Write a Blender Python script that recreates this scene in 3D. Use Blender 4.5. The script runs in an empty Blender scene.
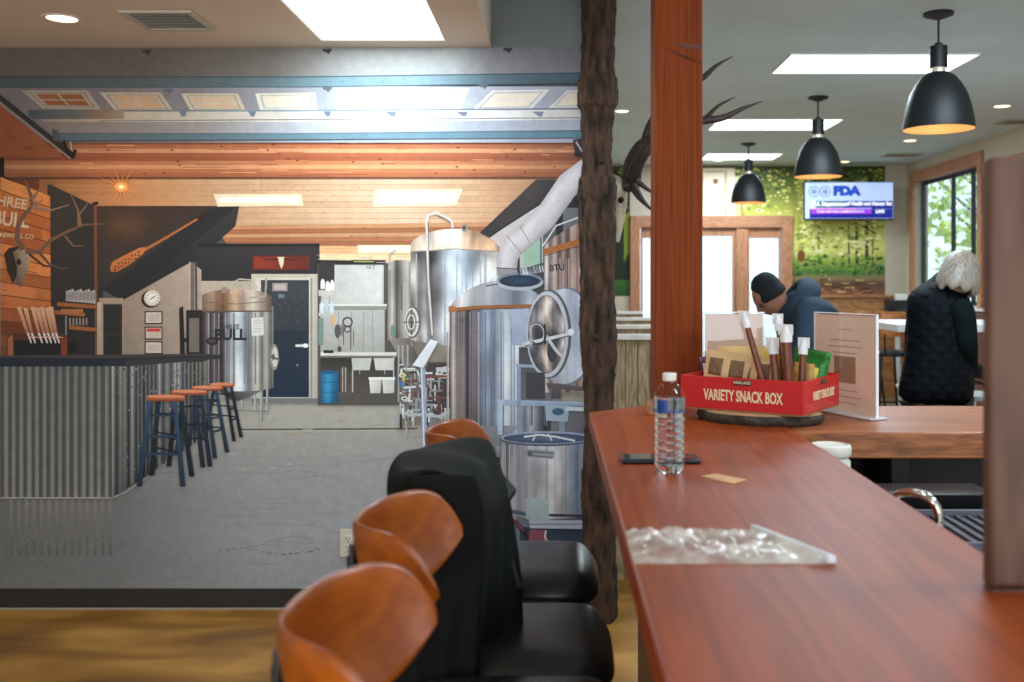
import bpy, bmesh, math, random
from mathutils import Vector, Matrix
C = bpy.context.scene
COL = C.collection
PI = math.pi
F, PX, PY, EYE = 995.0, 560.0, 280.0, 1.5
# ---------------------------------------------------------------- camera
cam = bpy.data.cameras.new('camera'); camo = bpy.data.objects.new('camera', cam); COL.objects.link(camo)
camo.location = (0, 0, EYE); camo.rotation_euler = (PI/2, 0, 0)
cam.sensor_width = 36; cam.lens = F*36/1024
cam.shift_x = -(PX-512)/1024; cam.shift_y = -(341-PY)/1024
cam.clip_start = 0.05; cam.clip_end = 200
cam.dof.use_dof = True; cam.dof.focus_distance = 3.6; cam.dof.aperture_fstop = 3.0
C.camera = camo
# ---------------------------------------------------------------- world, exposure
w = bpy.data.worlds.new('world'); C.world = w; w.use_nodes = True
w.node_tree.nodes['Background'].inputs[0].default_value = (0.76, 0.90, 1.0, 1)
w.node_tree.nodes['Background'].inputs[1].default_value = 2.2
C.view_settings.view_transform = 'Standard'; C.view_settings.look = 'None'
C.view_settings.gamma = 1; C.view_settings.use_curve_mapping = False
C.view_settings.exposure = 0.0
C.cycles.transparent_max_bounces = 32
def area(name, loc, sx, sy, power, col, rot=(0,0,0)):
    l = bpy.data.lights.new(name, 'AREA'); l.shape = 'RECTANGLE'; l.size = sx; l.size_y = sy
    l.energy = power; l.color = col
    o = bpy.data.objects.new(name, l); COL.objects.link(o); o.location = loc; o.rotation_euler = rot
    return o
area('daylight_dropped_skylight', (-.78, 3.8, 2.57), .5, 1.1, 21, (.80, .92, 1))
area('rear_fill_light', (-.6, -2.3, 1.5), 5.0, 2.0, 100, (.90, .96, 1), (PI/2, 0, 0))  # unseen fill light added behind the camera to lift the room
for _n, (_x, _y) in enumerate(((2.0, 6.32), (2.0, 8.8), (2.0, 11.05), (2.0, 3.9), (2.0, 1.4))):  # last two are out of view, added over the bar for more light
    area('daylight_skylight', (_x, _y, 2.86), 1.1, .5, 54, (.72, .88, 1))
# ---------------------------------------------------------------- helpers
def lin(c):
    c = c/255.0
    return c/12.92 if c <= .04045 else ((c+.055)/1.055)**2.4
def rgb(c): return tuple(lin(v) for v in c[:3])+(1.0,)
def at(x, y, Y): return Vector(((x-PX)*Y/F, Y, EYE-(y-PY)*Y/F))
MATS = {}
def mat(name, c, rough=.5, metal=0, var=.08, scale=12, emis=None, estr=0, trans=0, bump=0, stretch=(1,1,1), coat=0, spec=.5, alpha=1, ior=1.45):
    if name in MATS: return MATS[name]
    m = bpy.data.materials.new(name); m.use_nodes = True; nt = m.node_tree; b = nt.nodes['Principled BSDF']
    b.inputs['Roughness'].default_value = rough; b.inputs['Metallic'].default_value = metal
    b.inputs['Specular IOR Level'].default_value = spec; b.inputs['IOR'].default_value = ior
    b.inputs['Transmission Weight'].default_value = trans; b.inputs['Coat Weight'].default_value = coat
    b.inputs['Alpha'].default_value = alpha
    tc = nt.nodes.new('ShaderNodeTexCoord'); mp = nt.nodes.new('ShaderNodeMapping'); mp.inputs['Scale'].default_value = stretch
    nz = nt.nodes.new('ShaderNodeTexNoise'); nz.inputs['Scale'].default_value = scale; nz.inputs['Detail'].default_value = 5
    nt.links.new(tc.outputs['Object'], mp.inputs[0]); nt.links.new(mp.outputs[0], nz.inputs['Vector'])
    r = nt.nodes.new('ShaderNodeValToRGB'); c1 = rgb(c)
    r.color_ramp.elements[0].position = .3; r.color_ramp.elements[1].position = .7
    r.color_ramp.elements[0].color = tuple(max(0, v*(1-var)) for v in c1[:3])+(1,)
    r.color_ramp.elements[1].color = tuple(min(1, v*(1+var)) for v in c1[:3])+(1,)
    nt.links.new(nz.outputs[0], r.inputs[0]); nt.links.new(r.outputs[0], b.inputs['Base Color'])
    if emis: b.inputs['Emission Color'].default_value = rgb(emis); b.inputs['Emission Strength'].default_value = estr
    if bump:
        bp = nt.nodes.new('ShaderNodeBump'); bp.inputs['Strength'].default_value = bump; bp.inputs['Distance'].default_value = .01
        nt.links.new(nz.outputs[0], bp.inputs['Height']); nt.links.new(bp.outputs[0], b.inputs['Normal'])
    MATS[name] = m; return m
def woodmat(name, c1, c2, rough=.4, axis='X', scale=1.0, coat=0, ring=14.0, planks=0, bump=.15, spec=.5, lg=.12):
    """long grain along axis; c1 dark line colour, c2 body colour"""
    m = bpy.data.materials.new(name); m.use_nodes = True; nt = m.node_tree; b = nt.nodes['Principled BSDF']
    b.inputs['Roughness'].default_value = rough; b.inputs['Coat Weight'].default_value = coat; b.inputs['Specular IOR Level'].default_value = spec
    tc = nt.nodes.new('ShaderNodeTexCoord'); mp = nt.nodes.new('ShaderNodeMapping')
    s = {'X': (lg, 1, 1), 'Y': (1, lg, 1), 'Z': (1, 1, lg)}[axis]
    mp.inputs['Scale'].default_value = [v*scale for v in s]
    nt.links.new(tc.outputs['Object'], mp.inputs[0])
    n1 = nt.nodes.new('ShaderNodeTexNoise'); n1.inputs['Scale'].default_value = 5; n1.inputs['Detail'].default_value = 3
    n2 = nt.nodes.new('ShaderNodeTexNoise'); n2.inputs['Scale'].default_value = 60; n2.inputs['Detail'].default_value = 3
    mu = nt.nodes.new('ShaderNodeMath'); mu.operation = 'MULTIPLY'; mu.inputs[1].default_value = ring
    fr = nt.nodes.new('ShaderNodeMath'); fr.operation = 'PINGPONG'; fr.inputs[1].default_value = .5
    ad = nt.nodes.new('ShaderNodeMath'); ad.operation = 'MULTIPLY_ADD'; ad.inputs[1].default_value = .6
    for n in (n1, n2): nt.links.new(mp.outputs[0], n.inputs['Vector'])
    nt.links.new(n1.outputs[0], mu.inputs[0]); nt.links.new(mu.outputs[0], fr.inputs[0])
    nt.links.new(n2.outputs[0], ad.inputs[0]); nt.links.new(fr.outputs[0], ad.inputs[2])
    r = nt.nodes.new('ShaderNodeValToRGB'); r.color_ramp.elements[0].position = .25; r.color_ramp.elements[1].position = .75
    r.color_ramp.elements[0].color = rgb(c1); r.color_ramp.elements[1].color = rgb(c2)
    nt.links.new(ad.outputs[0], r.inputs[0]); nt.links.new(r.outputs[0], b.inputs['Base Color'])
    if bump:
        bp = nt.nodes.new('ShaderNodeBump'); bp.inputs['Strength'].default_value = bump; bp.inputs['Distance'].default_value = .003
        nt.links.new(ad.outputs[0], bp.inputs['Height']); nt.links.new(bp.outputs[0], b.inputs['Normal'])
    MATS[name] = m; return m
def glassmat(name, tint=(235,245,245), gloss=.12):
    m = bpy.data.materials.new(name); m.use_nodes = True; nt = m.node_tree
    out = nt.nodes['Material Output']; nt.nodes.remove(nt.nodes['Principled BSDF'])
    t = nt.nodes.new('ShaderNodeBsdfTransparent'); t.inputs[0].default_value = rgb(tint)
    g = nt.nodes.new('ShaderNodeBsdfGlossy'); g.inputs['Roughness'].default_value = .03
    lw_ = nt.nodes.new('ShaderNodeLayerWeight'); lw_.inputs[0].default_value = .5
    pw = nt.nodes.new('ShaderNodeMath'); pw.operation = 'POWER'; pw.inputs[1].default_value = 4.0; nt.links.new(lw_.outputs['Facing'], pw.inputs[0])
    fr = nt.nodes.new('ShaderNodeMath'); fr.operation = 'MULTIPLY_ADD'; fr.inputs[1].default_value = .45; fr.inputs[2].default_value = .035; nt.links.new(pw.outputs[0], fr.inputs[0])
    mx = nt.nodes.new('ShaderNodeMixShader'); nt.links.new(fr.outputs[0], mx.inputs[0])
    nt.links.new(t.outputs[0], mx.inputs[1]); nt.links.new(g.outputs[0], mx.inputs[2]); nt.links.new(mx.outputs[0], out.inputs[0])
    return m
def tag(o, label=None, cat=None, group=None, kind=None):
    if label: o['label'] = label
    if cat: o['category'] = cat
    if group: o['group'] = group
    if kind: o['kind'] = kind
    return o
def thing(name, label, cat, loc=(0,0,0), rz=0, group=None):
    o = bpy.data.objects.new(name, None); COL.objects.link(o); o.location = loc; o.rotation_euler = (0, 0, rz)
    o.empty_display_size = .05
    return tag(o, label, cat, group)
def obj(name, bm, m, parent=None, smooth=True, bevel=0, subsurf=0, solid=0, loc=None):
    me = bpy.data.meshes.new(name)
    bmesh.ops.recalc_face_normals(bm, faces=bm.faces)
    bm.to_mesh(me); bm.free()
    if not isinstance(m, (list, tuple)): m = [m]
    for k in m: me.materials.append(k)
    o = bpy.data.objects.new(name, me); COL.objects.link(o); o.parent = parent
    if loc: o.location = loc
    if solid: s = o.modifiers.new('solid', 'SOLIDIFY'); s.thickness = solid; s.offset = 0
    if bevel: b = o.modifiers.new('bevel', 'BEVEL'); b.width = bevel; b.segments = 2; b.limit_method = 'ANGLE'
    if subsurf: s = o.modifiers.new('sub', 'SUBSURF'); s.levels = subsurf; s.render_levels = subsurf
    if smooth:
        for p in me.polygons: p.use_smooth = True
        if not subsurf:
            try: me.set_sharp_from_angle(angle=math.radians(38))
            except Exception: pass
    return o
def NB(): return bmesh.new()
def box(bm, c, s, rot=None, mi=0):
    """centre, size"""
    M = Matrix.Translation(c) @ (rot.to_4x4() if rot else Matrix.Identity(4)) @ Matrix.Diagonal((s[0], s[1], s[2], 1))
    r = bmesh.ops.create_cube(bm, size=1, matrix=M)
    for f in {f for v in r['verts'] for f in v.link_faces}: f.material_index = mi
    return bm
def bx(bm, x0, x1, y0, y1, z0, z1, mi=0):
    return box(bm, ((x0+x1)/2, (y0+y1)/2, (z0+z1)/2), (abs(x1-x0), abs(y1-y0), abs(z1-z0)), mi=mi)
def tube(bm, pts, r, n=10, cap=True, mi=0, smooth_pts=0):
    pts = [Vector(p) for p in pts]
    if smooth_pts:
        q = []; P = [2*pts[0]-pts[1]]+pts+[2*pts[-1]-pts[-2]]; rr = r if isinstance(r, (list, tuple)) else [r]*len(pts); rq = []
        for i in range(1, len(P)-2):
            for k in range(smooth_pts):
                t = k/smooth_pts; a, b, c, d = P[i-1], P[i], P[i+1], P[i+2]
                q.append(.5*((2*b)+(c-a)*t+(2*a-5*b+4*c-d)*t*t+(3*b-a-3*c+d)*t**3)); rq.append(rr[i-1]*(1-t)+rr[i]*t)
        q.append(pts[-1]); rq.append(rr[-1]); pts = q; r = rq
    rs = r if isinstance(r, (list, tuple)) else [r]*len(pts)
    rings = []; up = None
    for i, p in enumerate(pts):
        d = (pts[min(i+1, len(pts)-1)]-pts[max(i-1, 0)]).normalized()
        if up is None: up = d.orthogonal().normalized()
        up = (up-d*up.dot(d)); up = up.normalized() if up.length > 1e-6 else d.orthogonal().normalized()
        s = d.cross(up)
        rings.append([bm.verts.new(p+rs[i]*(math.cos(2*PI*k/n)*up+math.sin(2*PI*k/n)*s)) for k in range(n)])
    for a, b in zip(rings, rings[1:]):
        for k in range(n):
            f = bm.faces.new((a[k], a[(k+1) % n], b[(k+1) % n], b[k])); f.material_index = mi
    if cap:
        for rg in (rings[0], rings[-1]):
            f = bm.faces.new(rg); f.material_index = mi
    return bm
def lathe(bm, prof, n=32, c=(0,0,0), cap=False, sx=1, sy=1, mi=0, fn=None):
    rings = []
    for (r, z) in prof:
        rr = []
        for k in range(n):
            a = 2*PI*k/n; q = r*(fn(a, z) if fn else 1)
            rr.append(bm.verts.new((c[0]+q*math.cos(a)*sx, c[1]+q*math.sin(a)*sy, c[2]+z)))
        rings.append(rr)
    for a, b in zip(rings, rings[1:]):
        for k in range(n):
            f = bm.faces.new((a[k], a[(k+1) % n], b[(k+1) % n], b[k])); f.material_index = mi
    if cap:
        for rg in (rings[0], rings[-1]):
            if len(rg) > 2:
                f = bm.faces.new(rg); f.material_index = mi
    return bm
def hexa(bm, bot, top, mi=0):
    a = [bm.verts.new(p) for p in bot]; b = [bm.verts.new(p) for p in top]; n = len(a)
    fs = [bm.faces.new(a[::-1]), bm.faces.new(b)]
    for k in range(n): fs.append(bm.faces.new((a[k], a[(k+1) % n], b[(k+1) % n], b[k])))
    for f in fs: f.material_index = mi
    return bm
def struct(name, bm, m, **k):
    o = obj(name, bm, m, **k); o['kind'] = 'structure'; return o
def textbm(s, size, extrude=.0005, bold=0, sx=1.0):
    """returns list of (verts, faces) of text laid in local XY, centred"""
    cu = bpy.data.curves.new('t', 'FONT'); cu.body = s; cu.size = size; cu.align_x = 'CENTER'; cu.align_y = 'CENTER'
    cu.offset = bold; cu.extrude = extrude; cu.resolution_u = 3
    o = bpy.data.objects.new('t', cu); COL.objects.link(o)
    dg = bpy.context.evaluated_depsgraph_get(); dg.update()
    me = bpy.data.meshes.new_from_object(o.evaluated_get(dg))
    vs = [Vector((v.co.x*sx, v.co.y, v.co.z)) for v in me.vertices]; fs = [list(p.vertices) for p in me.polygons]
    bpy.data.objects.remove(o); bpy.data.curves.remove(cu); bpy.data.meshes.remove(me)
    return vs, fs
def addtext(bm, s, size, M, extrude=.0005, bold=0, sx=1.0, mi=0):
    vs, fs = textbm(s, size, extrude, bold, sx)
    q = [bm.verts.new(M @ v) for v in vs]
    for f in fs:
        try: fc = bm.faces.new([q[i] for i in f]); fc.material_index = mi
        except ValueError: pass
    return bm
def copy_tree(o, parent=None):
    c = o.copy(); COL.objects.link(c)
    if parent: c.parent = parent
    for ch in list(o.children): copy_tree(ch, c)
    return c
def frame2(p0, p1, up=(0,0,1)):
    """matrix with x axis p0->p1, y axis up, origin p0"""
    x = (Vector(p1)-Vector(p0)).normalized(); z = x.cross(Vector(up)).normalized(); y = z.cross(x)
    M = Matrix((x, y, z)).transposed().to_4x4(); M.translation = p0
    return M
# ---------------------------------------------------------------- the room
CEIL, SOF, YW, YF, XR, XL, XM = 2.88, 2.56, 4.55, 11.9, 4.15, -3.3, .2
plaster = mat('ceiling_plaster', (198, 218, 230), .85, var=.05, scale=3)
soffit_m = mat('soffit_plaster', (218, 202, 182), .9, var=.03, scale=2)
wall_gray = mat('gray_wall_paint', (118, 124, 122), .8, var=.04, scale=3)
beige = mat('beige_wall_paint', (196, 184, 164), .8, var=.04)
dark_trim = mat('black_rubber', (34, 28, 20), .6, var=.1)
# stained concrete floor
def floor_mat():
    m = bpy.data.materials.new('stained_concrete'); m.use_nodes = True; nt = m.node_tree; b = nt.nodes['Principled BSDF']
    tc = nt.nodes.new('ShaderNodeTexCoord'); n = nt.nodes.new('ShaderNodeTexNoise'); n.inputs['Scale'].default_value = 2.2; n.inputs['Detail'].default_value = 8
    n.inputs['Distortion'].default_value = .6
    mp = nt.nodes.new('ShaderNodeMapping'); mp.inputs['Scale'].default_value = (.7, 1.8, 1)
    nt.links.new(tc.outputs['Object'], mp.inputs[0]); nt.links.new(mp.outputs[0], n.inputs['Vector'])
    r = nt.nodes.new('ShaderNodeValToRGB'); e = r.color_ramp.elements
    e[0].position = .3; e[0].color = rgb((104, 66, 24)); e[1].position = .7; e[1].color = rgb((180, 132, 60))
    x = e.new(.5); x.color = rgb((142, 98, 38))
    nt.links.new(n.outputs[0], r.inputs[0]); nt.links.new(r.outputs[0], b.inputs['Base Color'])
    b.inputs['Roughness'].default_value = .35
    return m
struct('floor', bx(NB(), XL-.1, XR+.2, -2.5, YF+.2, -.1, 0), floor_mat())
struct('ceiling', bx(NB(), XL-.1, XR+.2, -2.5, YF+.2, CEIL, CEIL+.12), plaster)
# dropped ceiling over the left aisle, with the opening for its skylight
b = NB(); sx0, sx1, sy0, sy1 = -1.06, -.505, 3.2, 4.41; SE = -.315
for (x0, x1, y0, y1) in ((XL, sx0, -2.5, YW), (sx1, SE, -2.5, YW), (sx0, sx1, -2.5, sy0), (sx0, sx1, sy1, YW)): bx(b, x0, x1, y0, y1, SOF, CEIL)
struct('ceiling_soffit', b, soffit_m)
skyl = mat('skylight_glazing', (240, 248, 255), .4, emis=(235, 246, 255), estr=2.6, var=0)
frame_w = mat('white_frame_paint', (225, 225, 222), .5)
b = NB(); bx(b, sx0, sx1, sy0, sy1, SOF+.05, SOF+.07)
t = thing('skylight', 'glowing white rectangular skylight in the dropped beige ceiling', 'skylight', ((sx0+sx1)/2, 3.8, SOF))
def reparent_bm(bm, loc):
    bmesh.ops.translate(bm, verts=bm.verts, vec=-Vector(loc)); return bm
obj('glazing', reparent_bm(b, t.location), skyl, t, smooth=False)
def sky_frame(x0, x1, y0, y1, z0, z1, w=.012):
    f = NB()
    bx(f, x0, x0+w, y0, y1, z0, z1); bx(f, x1-w, x1, y0, y1, z0, z1); bx(f, x0+w, x1-w, y0, y0+w, z0, z1); bx(f, x0+w, x1-w, y1-w, y1, z0, z1)
    return f
obj('frame', reparent_bm(sky_frame(sx0, sx1, sy0, sy1, SOF+.002, SOF+.049, .006), t.location), frame_w, t, smooth=False)
# walls
struct('wall_left', bx(NB(), XL-.1, XL, -2.5, YW, 0, CEIL), beige)
struct('wall_mural', bx(NB(), XL, XM, YW, YW+.12, 0, CEIL), wall_gray)
struct('wall_inner', bx(NB(), XM-.12, XM, YW+.12, YF, 0, CEIL), beige)
# far wall with door opening
DX0, DX1, DZ = (630-PX)*YF/F, (792-PX)*YF/F, 2.265
b = NB(); bx(b, XM-.12, DX0, YF, YF+.15, 0, CEIL); bx(b, DX1, XR+.15, YF, YF+.15, 0, CEIL); bx(b, DX0, DX1, YF, YF+.15, DZ, CEIL)
struct('wall_far', b, beige)
# right wall with window opening
WY0, WY1, WZ0, WZ1 = 9.84, 11.62, 1.24, 2.64
b = NB(); bx(b, XR, XR+.15, WY1, YF, 0, CEIL); bx(b, XR, XR+.15, -2.5, WY0, 0, CEIL)
bx(b, XR, XR+.15, WY0, WY1, 0, WZ0); bx(b, XR, XR+.15, WY0, WY1, WZ1, CEIL)
struct('wall_right', b, beige)
struct('baseboard_mural', bx(NB(), XL, XM+.004, YW-.012, YW, 0, .091), dark_trim, bevel=.002)
struct('trim_1', bx(NB(), XL, XM, YW-.022, YW-.0125, 0, .006), mat('floor_edge_strip', (150, 140, 130), .4))
# window_1 with frame, mullions, panes
fir = woodmat('fir_trim', (150, 98, 66), (184, 128, 92), .45, 'Z', 2)
fir_h = woodmat('fir_trim_level', (150, 98, 66), (184, 128, 92), .45, 'Y', 2)
fir_x = woodmat('fir_trim_cross', (150, 98, 66), (184, 128, 92), .45, 'X', 2)
black_al = mat('black_aluminium', (28, 28, 30), .4)
glass = glassmat('clear_glass')
wo = struct('window_1', (lambda q: (bx(q, XR-.03, XR+.15, WY1, WY1+.13, WZ0-.1, WZ1+.13), bx(q, XR-.03, XR+.15, WY0-.10, WY0, WZ0-.1, WZ1+.13), q)[-1])(NB()), fir, bevel=.003)
q = NB(); bx(q, XR-.03, XR+.15, WY0, WY1, WZ1, WZ1+.13); obj('window_head', q, fir_h, wo, bevel=.003)
q = NB(); bx(q, XR-.08, XR+.15, WY0, WY1, WZ0-.03, WZ0); obj('window_sill', q, frame_w, wo, bevel=.003)
q = NB(); zc0, zc1 = WZ0, WZ1
for yy in (WY0+.012, 10.1+.1, 10.72, WY1-.012): bx(q, XR+.07, XR+.11, yy-.015, yy+.015, zc0, zc1)
for zz in (zc0+.02, zc1-.02): bx(q, XR+.075, XR+.105, WY0+.03, WY1-.03, zz-.02, zz+.02)
obj('mullion', q, black_al, wo)
q = NB(); bx(q, XR+.088, XR+.092, WY0+.02, WY1-.02, WZ0+.02, WZ1-.02); obj('window_pane', q, glass, wo, smooth=False)
# wood-panelled bay nearer on the right wall
redp = woodmat('red_brown_panel', (112, 74, 62), (136, 92, 78), .55, 'Z', 1.5)
q = struct('trim_2', (lambda q: (bx(q, XR-.03, XR, 7.6, WY0-.13, 2.52, 2.64), q)[-1])(NB()), fir_h, bevel=.003)
q = struct('trim_3', bx(NB(), XR-.012, XR, 7.6, WY0-.13, 0, 2.515), redp)
# wainscot on the far wall
pine = woodmat('honey_pine', (138, 88, 48), (186, 130, 80), .5, 'X', 2)
q = NB()
for k in range(6): bx(q, DX1+.02, XR, YF-.02, YF, .1+k*.198, .1+k*.198+.193)
bx(q, DX1+.02, XR, YF-.05, YF, 1.29, 1.32)
struct('trim_4', q, pine, bevel=.004)
# entrance door and its side lights
d = struct('door_1', (lambda q: (bx(q, DX0, DX0+.12, YF-.04, YF+.12, 0, DZ), bx(q, DX1-.12, DX1, YF-.04, YF+.12, 0, DZ),
      bx(q, (736-PX)*YF/F, (748-PX)*YF/F, YF-.02, YF+.1, 0, DZ-.12), bx(q, (653-PX)*YF/F, (660-PX)*YF/F, YF-.02, YF+.1, 0, DZ-.12), q)[-1])(NB()), fir, bevel=.004)
q = NB(); bx(q, DX0+.12, DX1-.12, YF-.04, YF+.12, DZ-.14, DZ); obj('door_head', q, fir_x, d, bevel=.004)
def leaf(x0, x1, name, st, top=238, handle=True):
    X0, X1 = (x0-PX)*YF/F, (x1-PX)*YF/F; zt = EYE-(top-PY)*YF/F
    q = NB(); w_ = st*YF/F
    bx(q, X0, X0+w_, YF+.01, YF+.06, .02, DZ-.141); bx(q, X1-w_, X1, YF+.01, YF+.06, .02, DZ-.141)
    bx(q, X0+w_, X1-w_, YF+.01, YF+.06, zt, DZ-.141); bx(q, X0+w_, X1-w_, YF+.01, YF+.06, .02, .3)
    p = obj(name, q, fir, d, bevel=.003)
    obj('pane', bx(NB(), X0+w_, X1-w_, YF+.03, YF+.036, .3, zt), glass, p, smooth=False)
    if handle:
        h = NB(); lathe(h, [(.0, 0), (.028, 0), (.028, .01), (.012, .014), (.012, .05), (.026, .055), (.026, .075), (0, .08)], 16)
        bmesh.ops.rotate(h, verts=h.verts, matrix=Matrix.Rotation(PI/2, 3, 'X')); bmesh.ops.translate(h, verts=h.verts, vec=(X1-w_/2, YF+.009, 1.03))
        obj('door_knob', h, mat('dark_bronze', (50, 42, 38), .35, .8), p)
leaf(641, 652.5, 'side_light', 2.0, 238, False); leaf(661, 735.8, 'door_leaf', 3, 236); leaf(748.2, 780.8, 'side_light', 1.5, 238, False)
# ground outside
struct('ground_outside', bx(NB(), -6, 26, YF+.2, 40, -.12, -.02), mat('pale_paving', (225, 225, 222), .8))
struct('ground_lawn', bx(NB(), XR+.2, 26, -2, YF+.2, -.12, -.02), mat('lawn', (120, 140, 70), .9))
# ================================================================ printed wall murals (flat vinyl pictures on their walls)
def print_mat(name, rough=.5, noise=.10, spec=.3):
    m = bpy.data.materials.new(name); m.use_nodes = True; nt = m.node_tree; b = nt.nodes['Principled BSDF']
    b.inputs['Roughness'].default_value = rough; b.inputs['Specular IOR Level'].default_value = spec
    a = nt.nodes.new('ShaderNodeVertexColor'); a.layer_name = 'Col'
    tc = nt.nodes.new('ShaderNodeTexCoord'); n = nt.nodes.new('ShaderNodeTexNoise'); n.inputs['Scale'].default_value = 22; n.inputs['Detail'].default_value = 8
    n.inputs['Roughness'].default_value = .7
    nt.links.new(tc.outputs['Object'], n.inputs['Vector'])
    mr = nt.nodes.new('ShaderNodeMapRange'); mr.inputs['From Min'].default_value = .25; mr.inputs['From Max'].default_value = .75
    mr.inputs['To Min'].default_value = 1-noise*1.5; mr.inputs['To Max'].default_value = 1+noise*1.5
    nt.links.new(n.outputs[0], mr.inputs[0])
    v = nt.nodes.new('ShaderNodeVectorMath'); v.operation = 'SCALE'
    nt.links.new(a.outputs[0], v.inputs[0]); nt.links.new(mr.outputs[0], v.inputs['Scale'])
    nt.links.new(v.outputs[0], b.inputs['Base Color'])
    return m
PM = print_mat('printed_vinyl', noise=.10); PMn = print_mat('printed_vinyl_grainy', noise=.09)
GAIN = 1.15
class Print:
    """collects flat coloured shapes of one element of a printed picture; coordinates are picture units"""
    def __init__(s, name, parent, layer, Yw, base=0.003, gain=None, m=None, label=None):
        s.bm = bmesh.new(); s.cl = s.bm.loops.layers.color.new('Col') if False else s.bm.loops.layers.float_color.new('Col')
        s.name, s.parent, s.Yw, s.k, s.m, s.label = name, parent, Yw, 0, m or PM, label
        s.y0 = -base-layer*.0012; s.g = gain or GAIN
    def v(s, x, y):
        return s.bm.verts.new(((x-PX)*s.Yw/F, s.y0-s.k*4e-6, EYE-(y-PY)*s.Yw/F))
    def col(s, c):
        L_ = max(1, .3*c[0]+.59*c[1]+.11*c[2]); f_ = (min(255, L_)/255)**.10 if s.parent is mural else 1; sat = (.84 if c[2] >= c[0] else 1.06) if s.parent is mural else 1
        c = [min(.92, lin(max(0, min(255, (L_+(q-L_)*sat)*f_)))*s.g) for q in c[:3]]; return (c[0], c[1], c[2], 1)
    def P(s, pts, c, up=True):
        """polygon; c one colour or one per point"""
        if up: s.k += 1
        try: f = s.bm.faces.new([s.v(*p) for p in pts])
        except ValueError: return
        many = isinstance(c[0], (list, tuple))
        for i, l in enumerate(f.loops): l[s.cl] = s.col(c[i] if many else c)
    def R(s, x0, y0, x1, y1, c, c2=None, up=True):
        s.P([(x0, y0), (x1, y0), (x1, y1), (x0, y1)], c if c2 is None else [c, c, c2, c2], up)
    def H(s, x0, y0, x1, y1, c, c2, up=True):
        s.P([(x0, y0), (x1, y0), (x1, y1), (x0, y1)], [c, c2, c2, c], up)
    def L(s, pts, w, c, w2=None):
        s.k += 1; n = len(pts); L_, R_ = [], []
        for i, (x, y) in enumerate(pts):
            a, b = pts[max(i-1, 0)], pts[min(i+1, n-1)]; dx, dy = b[0]-a[0], b[1]-a[1]; l = math.hypot(dx, dy) or 1
            ww = (w+(w2-w)*i/max(1, n-1) if w2 is not None else w)/2
            L_.append((x-dy/l*ww, y+dx/l*ww)); R_.append((x+dy/l*ww, y-dx/l*ww))
        for i in range(n-1): s.P([L_[i], L_[i+1], R_[i+1], R_[i]], c, up=False)
    def E(s, cx, cy, rx, ry, c, n=28, c2=None, a0=0, a1=2*PI, rot=0):
        s.k += 1; cr, sr = math.cos(rot), math.sin(rot)
        P_ = [(cx+rx*math.cos(a)*cr-ry*math.sin(a)*sr, cy+rx*math.cos(a)*sr+ry*math.sin(a)*cr) for a in [a0+(a1-a0)*i/n for i in range(n)]]
        if c2 is None: s.P(P_, c, up=False)
        else:
            for i in range(n): s.P([(cx, cy), P_[i], P_[(i+1) % n]], [c2, c, c], up=False)
    def ring(s, cx, cy, rx, ry, w, c, n=32, rot=0):
        s.L([(cx+rx*math.cos(a)*math.cos(rot)-ry*math.sin(a)*math.sin(rot), cy+rx*math.cos(a)*math.sin(rot)+ry*math.sin(a)*math.cos(rot)) for a in [2*PI*i/n for i in range(n+1)]], w, c)
    def tank(s, x0, x1, top, bot, stops, n=40, jit=6, seed=1, rows=None, amp=.16, fx=.05, fy=.022):
        """vertical reflected bands: stops = [(u,(r,g,b))]; rows = [(v, multiplier)]"""
        s.k += 1; rnd = random.Random(seed); xs = [x0+(x1-x0)*i/n for i in range(n+1)]
        rows = rows or [(0, 1), (1, 1)]; NR = 14
        def rm(v):
            for (a, ma), (b_, mb) in zip(rows, rows[1:]):
                if a <= v <= b_: return ma+(mb-ma)*(v-a)/(b_-a or 1)
            return rows[-1][1]
        from mathutils import noise as _n
        def nm(x, y): return 1+amp*_n.noise(Vector((x*fx, y*fy, seed*3.7)))*1.6+amp*.6*_n.noise(Vector((x*fx*3, y*fy*2.2, seed*1.7)))
        J = [rnd.uniform(-jit, jit) for _ in xs]
        def cc(i):
            u = i/n
            for (a, ca), (b, cb) in zip(stops, stops[1:]):
                if a <= u <= b:
                    t = (u-a)/(b-a or 1); return [ca[k]+(cb[k]-ca[k])*t+J[i] for k in range(3)]
            return list(stops[-1][1])
        for i in range(n):
            ca, cb = cc(i), cc(i+1); ta, tb, ba, bb = top(xs[i]), top(xs[i+1]), bot(xs[i]), bot(xs[i+1])
            for r_ in range(NR):
                v0, v1 = r_/NR, (r_+1)/NR; Q = [(xs[i], ta+(ba-ta)*v0), (xs[i+1], tb+(bb-tb)*v0), (xs[i+1], tb+(bb-tb)*v1), (xs[i], ta+(ba-ta)*v1)]
                s.P(Q, [[q*rm(vv)*nm(*pt) for q in cc_] for cc_, vv, pt in zip((ca, cb, cb, ca), (v0, v0, v1, v1), Q)], up=False)
    def streaks(s, x0, x1, top, bot, n, seed, lo=.5, hi=1.3, base=(150, 150, 155), w=1.3, y0=0, y1=1):
        r_ = random.Random(seed); s.k += 1
        for _ in range(n):
            x = r_.uniform(x0+1, x1-2); w_ = r_.uniform(.4, w); a = r_.uniform(y0, y0+(y1-y0)*.5); b_ = r_.uniform(y0+(y1-y0)*.5, y1); f_ = r_.uniform(lo, hi); t, u = top(x), bot(x)
            c = [q*f_ for q in base]; a, b_ = y0, y1; s.P([(x, t+(u-t)*a), (x+w_, t+(u-t)*a), (x+w_, t+(u-t)*b_), (x, t+(u-t)*b_)], [c, c, [q*.85 for q in c], [q*.85 for q in c]], up=False); s.k += .3
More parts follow.
